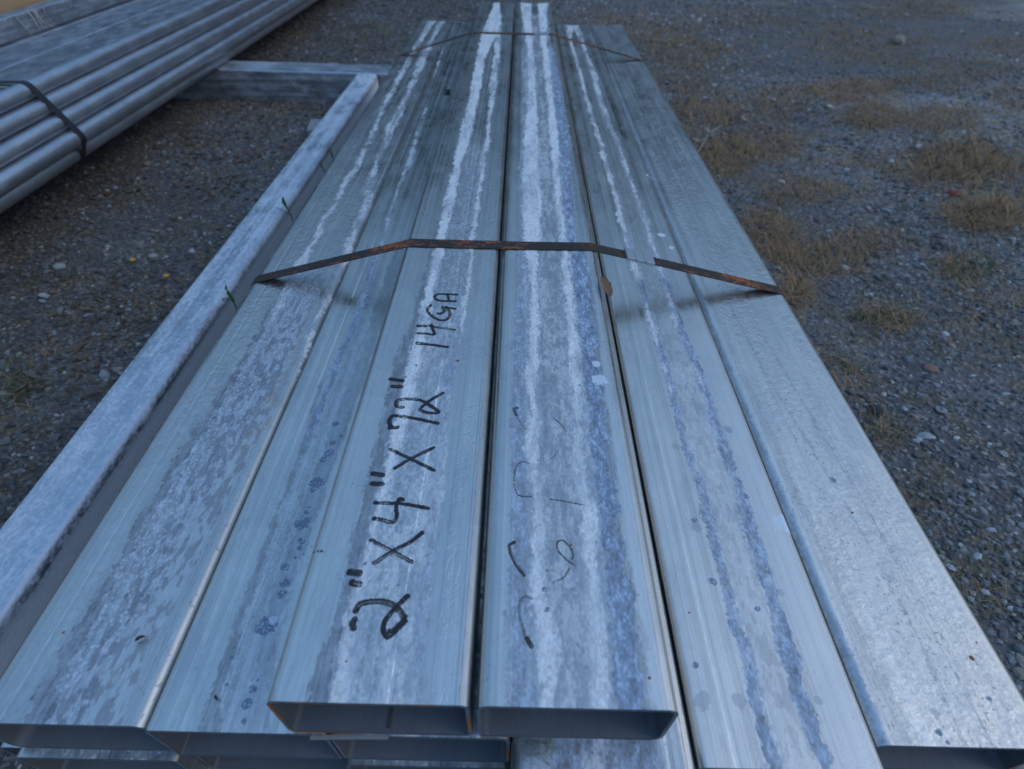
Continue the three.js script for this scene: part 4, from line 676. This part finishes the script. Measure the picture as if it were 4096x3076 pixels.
/* ------------------------------------------------------------------ dry grass and litter */
{
  const r = rng(17), list = [], lit = [];
  const patch = (px, py, wpx, hpx, n, h, green = 0) => { for (let k = 0; k < n * 1.6; k++) { const a = r() * 6.283, q = Math.sqrt(r()), sp = 0.7 + 1.1 * r() * r() + 0.3 * r(), p = onLevel(px + q * Math.cos(a) * wpx * sp, Math.max(-40, py + q * Math.sin(a) * hpx * sp), 0); list.push([p.x, p.z, h * lerp(0.4, 1.2, r()), r() < green]); } };
  const P = [[2560, 120, 200, 70, 900, 0.05], [2760, 210, 150, 60, 700, 0.05], [3480, 180, 220, 55, 600, 0.05], [3330, 130, 120, 45, 250, 0.05], [3380, 360, 170, 45, 700, 0.055, 0.02], [3500, 460, 130, 50, 550, 0.05, 0.03], [3700, 330, 200, 30, 350, 0.045], [3760, 470, 150, 50, 500, 0.05], [3850, 640, 190, 80, 900, 0.06, 0.04], [3950, 850, 150, 60, 600, 0.06, 0.02], [3120, 400, 120, 60, 450, 0.045, 0.02], [3060, 560, 150, 70, 500, 0.045, 0.06], [2890, 440, 90, 60, 350, 0.05], [2760, 420, 60, 80, 260, 0.05], [2900, 620, 110, 80, 500, 0.045, 0.06], [3200, 760, 170, 60, 380, 0.04, 0.1], [3060, 900, 110, 60, 300, 0.04, 0.15], [3300, 1030, 160, 60, 420, 0.045, 0.12], [3130, 1000, 60, 60, 200, 0.045, 0.1], [3500, 960, 120, 40, 200, 0.04, 0.1], [3850, 1060, 100, 50, 180, 0.045, 0.4], [3560, 1270, 120, 40, 140, 0.045, 0.3], [3180, 1150, 60, 50, 140, 0.05, 0.05], [3540, 1720, 90, 50, 70, 0.04, 0.4], [3380, 1480, 60, 70, 70, 0.04, 0.3], [4040, 380, 90, 60, 200, 0.05], [4000, 190, 140, 40, 250, 0.05], [2420, 70, 150, 40, 300, 0.05], [2900, 80, 220, 40, 420, 0.05], [3700, 40, 300, 35, 420, 0.05], [1500, 120, 60, 50, 80, 0.04, 0.4], [1350, 160, 200, 40, 220, 0.03], [1050, 420, 220, 35, 260, 0.03], [1000, 560, 200, 70, 240, 0.02], [700, 640, 250, 80, 160, 0.02], [280, 1120, 200, 60, 60, 0.03, 0.5], [60, 1530, 60, 80, 40, 0.05, 0.8], [560, 1220, 160, 40, 70, 0.03, 0.2], [3700, 2050, 200, 80, 40, 0.03, 0.3], [3900, 2350, 120, 80, 40, 0.03, 0.3]];
  for (const a of P) patch(...a);
  for (let k = 0; k < 60000; k++) { const px = 2300 + r() * 1900, py = -30 + r() ** 1.4 * 1500, p = onLevel(px, py, 0), n = fb(p.x * 1.5 + 9, p.z * 3.1 + 2, 15); if (sm(0.43, 0.66, n) * sm(1500, 500, py) * 1.0 > r()) list.push([p.x, p.z, lerp(0.02, 0.05, r()), r() < 0.05]); }
  const bladeGeo = (bend, wd) => { const pos = [], idx = [], N = 4; for (let i = 0; i <= N; i++) { const t = i / N, k = wd * (1 - t * 0.92) / 2; pos.push(-k, t * (1 - 0.45 * bend * t), bend * t * t, k, t * (1 - 0.45 * bend * t), bend * t * t); if (i) { const a = i * 2; idx.push(a - 2, a - 1, a, a, a - 1, a + 1); } } return geo(pos, idx); };
  const m4 = new THREE.Matrix4(), q = new THREE.Quaternion(), e = new THREE.Euler(), c = new THREE.Color(), mat = std(0xffffff, 0.9, 0, { side: THREE.DoubleSide });
  const g = new THREE.Group(); g.name = 'dry_grass'; g.userData = { kind: 'stuff', label: 'low brown dry grass tufts spread over the gravel', category: 'grass' };
  const V = [bladeGeo(0.5, 0.035), bladeGeo(1.0, 0.03), bladeGeo(0.2, 0.045)], per = V.map(() => []);
  for (const it of list) for (let k = 0; k < 3; k++) per[(r() * 3) | 0].push([it[0] + (r() - 0.5) * 0.03, it[1] + (r() - 0.5) * 0.03, it[2], it[3]]);
  V.forEach((b, v) => {
    const im = new THREE.InstancedMesh(b, mat, per[v].length); im.name = 'blades'; im.userData.kind = 'stuff';
    per[v].forEach(([x, z, h, gr], i) => { e.set(lerp(0.45, 1.48, r()), r() * 6.28, 0, 'YXZ'); q.setFromEuler(e); m4.compose(new THREE.Vector3(x, groundY(x, z) - 0.002, z), q, new THREE.Vector3(h, h, h)); im.setMatrixAt(i, m4); const k = lerp(0.6, 1.3, r()); im.setColorAt(i, gr ? c.setRGB(0.05 * k, 0.085 * k, 0.02 * k) : c.setRGB(0.31 * k, 0.195 * k, 0.105 * k)); });
    im.castShadow = im.receiveShadow = true; g.add(im);
  });
  scene.add(g);
  // leaf litter by the cross beam
  const L = new THREE.Group(); L.name = 'leaf_litter'; L.userData = { kind: 'stuff', label: 'brown leaf litter and bark scraps gathered at the cross beam', category: 'litter' };
  const lg = geo([-1, 0, -0.5, 0, 0.25, -0.6, 1, 0.05, 0, 0, 0.2, 0.6, -0.9, 0.1, 0.4], [0, 3, 1, 1, 3, 2, 0, 4, 3]);
  for (const [px, py, w, h, n] of [[1080, 420, 230, 35, 260], [1000, 560, 280, 90, 420], [700, 700, 300, 100, 300], [1250, 130, 240, 60, 260], [500, 1200, 300, 120, 160], [2650, 330, 150, 140, 200], [250, 1450, 200, 120, 120], [3300, 700, 500, 300, 420]])
    for (let k = 0; k < n; k++) { const p = onLevel(px + (r() * 2 - 1) * w, Math.max(0, py + (r() * 2 - 1) * h), 0); lit.push(p); }
  const im = new THREE.InstancedMesh(lg, std(0xffffff, 0.9, 0, { side: THREE.DoubleSide }), lit.length); im.name = 'scraps'; im.userData.kind = 'stuff';
  lit.forEach((p, i) => { e.set((r() - 0.5) * 0.7, r() * 6.28, (r() - 0.5) * 0.7); q.setFromEuler(e); const s = lerp(0.004, 0.014, r() * r()); m4.compose(new THREE.Vector3(p.x, groundY(p.x, p.z) + 0.004, p.z), q, new THREE.Vector3(s, s, s * lerp(0.3, 1, r()))); im.setMatrixAt(i, m4); const k = lerp(0.5, 1.4, r()); im.setColorAt(i, c.setRGB(0.105 * k, 0.068 * k, 0.04 * k)); });
  im.castShadow = im.receiveShadow = true; L.add(im); scene.add(L);
}
{ // a pale dried weed at the edge of the stack, a few yellow flowers
  const base = onLevel(2770, 640, 0), tip = onSide(2835, 530, base.x + 0.05), g = new THREE.Group(), m = std(rgb(0.3, 0.26, 0.2), 0.9, 0, { side: THREE.DoubleSide });
  const st = [base.clone(), base.clone().lerp(tip, 0.5).add(new THREE.Vector3(0.004, 0.004, 0)), tip];
  part(g, 'stem', new THREE.TubeGeometry(new THREE.CatmullRomCurve3(st), 8, 0.0022, 5), m);
  const r = rng(8); for (let k = 0; k < 9; k++) { const d = new THREE.Vector3((r() - 0.2) * 0.07, (r() - 0.3) * 0.05, (r() - 0.5) * 0.07); part(g, 'seed_blade', blade([tip.clone(), tip.clone().add(d.clone().multiplyScalar(0.5)), tip.clone().add(d)], 0.006), m); }
  put(g, 'dried_weed', 'pale dried weed head leaning beside the bright rippled tube', 'weed');
  const ym = std(rgb(0.5, 0.27, 0.02), 0.8);
  for (const [px, py, w] of [[530, 1038, 'nearer the pipe bundle'], [664, 1102, 'nearer the rail']]) {
    const p = onLevel(px, py, 0.006), f = new THREE.Group(); for (let k = 0; k < 5; k++) { const s = new THREE.SphereGeometry(0.0032, 8, 6); s.scale(1, 0.5, 1); s.translate(0.0034 * Math.cos(k * 1.257), 0, 0.0034 * Math.sin(k * 1.257)); part(f, 'petal', s, ym); }
    part(f, 'stem', new THREE.CylinderGeometry(0.0006, 0.0008, 0.016, 5).translate(0, -0.008, 0), leafMat);
    f.position.copy(p); put(f, 'yellow_flower', `tiny yellow flower in the gravel, ${w}`, 'flower');
  }
}

/* ------------------------------------------------------------------ trees ahead, mirrored dark in the far zinc */
{
  const r = rng(61), bark = std(rgb(0.05, 0.04, 0.032), 0.95), leaf = std(0xffffff, 0.85, 0, { vertexColors: true, side: THREE.DoubleSide });
  const make = (H, wd) => {
    const g = new THREE.Group(), limbs = [new THREE.CylinderGeometry(0.06 * wd, 0.13 * wd, H * 0.85, 9).translate(0, H * 0.425 - 0.05, 0)], pos = [], idx = [], col = [];
    for (let k = 0; k < 12; k++) { const a = r() * 6.28, y = H * lerp(0.3, 0.8, r()), l = wd * lerp(0.7, 1.1, r()), b = new THREE.CylinderGeometry(0.015, 0.05, l, 5).translate(0, l / 2, 0); b.rotateZ(-lerp(0.7, 1.2, r())); b.rotateY(a); b.translate(0, y, 0); limbs.push(b); }
    part(g, 'trunk', mergeGeometries(limbs), bark);
    const clumps = Array.from({ length: 90 }, () => { const t = r(), a = r() * 6.28, q = Math.sqrt(r()) * wd * (1.25 - 0.7 * t); return [q * Math.cos(a), H * lerp(0.06, 1, t), q * Math.sin(a), lerp(0.35, 0.75, r())]; });
    for (let k = 0; k < 9000; k++) {
      const [cx, cy, cz, cr] = clumps[(r() * 90) | 0], u = new THREE.Vector3(r() - 0.5, (r() - 0.5) * 0.8, r() - 0.5).multiplyScalar(cr * 2), s = lerp(0.09, 0.2, r()), d = new THREE.Vector3(r() - 0.5, r() - 0.5, r() - 0.5).normalize().multiplyScalar(s), f = new THREE.Vector3(r() - 0.5, r() - 0.5, r() - 0.5).cross(d).normalize().multiplyScalar(s * 0.6);
      const x = cx + u.x, y = Math.max(0.15, cy + u.y), z = cz + u.z, n = pos.length / 3, l = lerp(0.7, 1.3, r());
      pos.push(x - d.x, y - d.y, z - d.z, x + f.x, y + f.y, z + f.z, x + d.x, y + d.y, z + d.z, x - f.x, y - f.y, z - f.z); idx.push(n, n + 1, n + 2, n, n + 2, n + 3); for (let q = 0; q < 4; q++) col.push(0.05 * l, 0.07 * l, 0.028 * l);
    }
    part(g, 'crown', geo(pos, idx, null, col), leaf); return g;
  };
  const protos = [make(7.5, 2.1), make(6.4, 2.4)];
  const spots = [-13, -10.3, -7.7, -5.2, -2.6, 0.1, 2.7, 5.3, 7.9, 10.6, 13.2];
  spots.forEach((x, i) => { const o = i < 2 ? protos[i] : protos[i % 2].clone(); o.position.set(x + (r() - 0.5), -0.01, -14 - 3 * (i % 2) - r()); o.rotation.y = r() * 6.28; o.scale.setScalar(lerp(0.9, 1.12, r())); put(o, 'yard_tree', 'broad leafy tree in the row at the far edge of the yard', 'tree', 'trees along the far edge of the yard'); });
}

renderer.render(scene, camera);
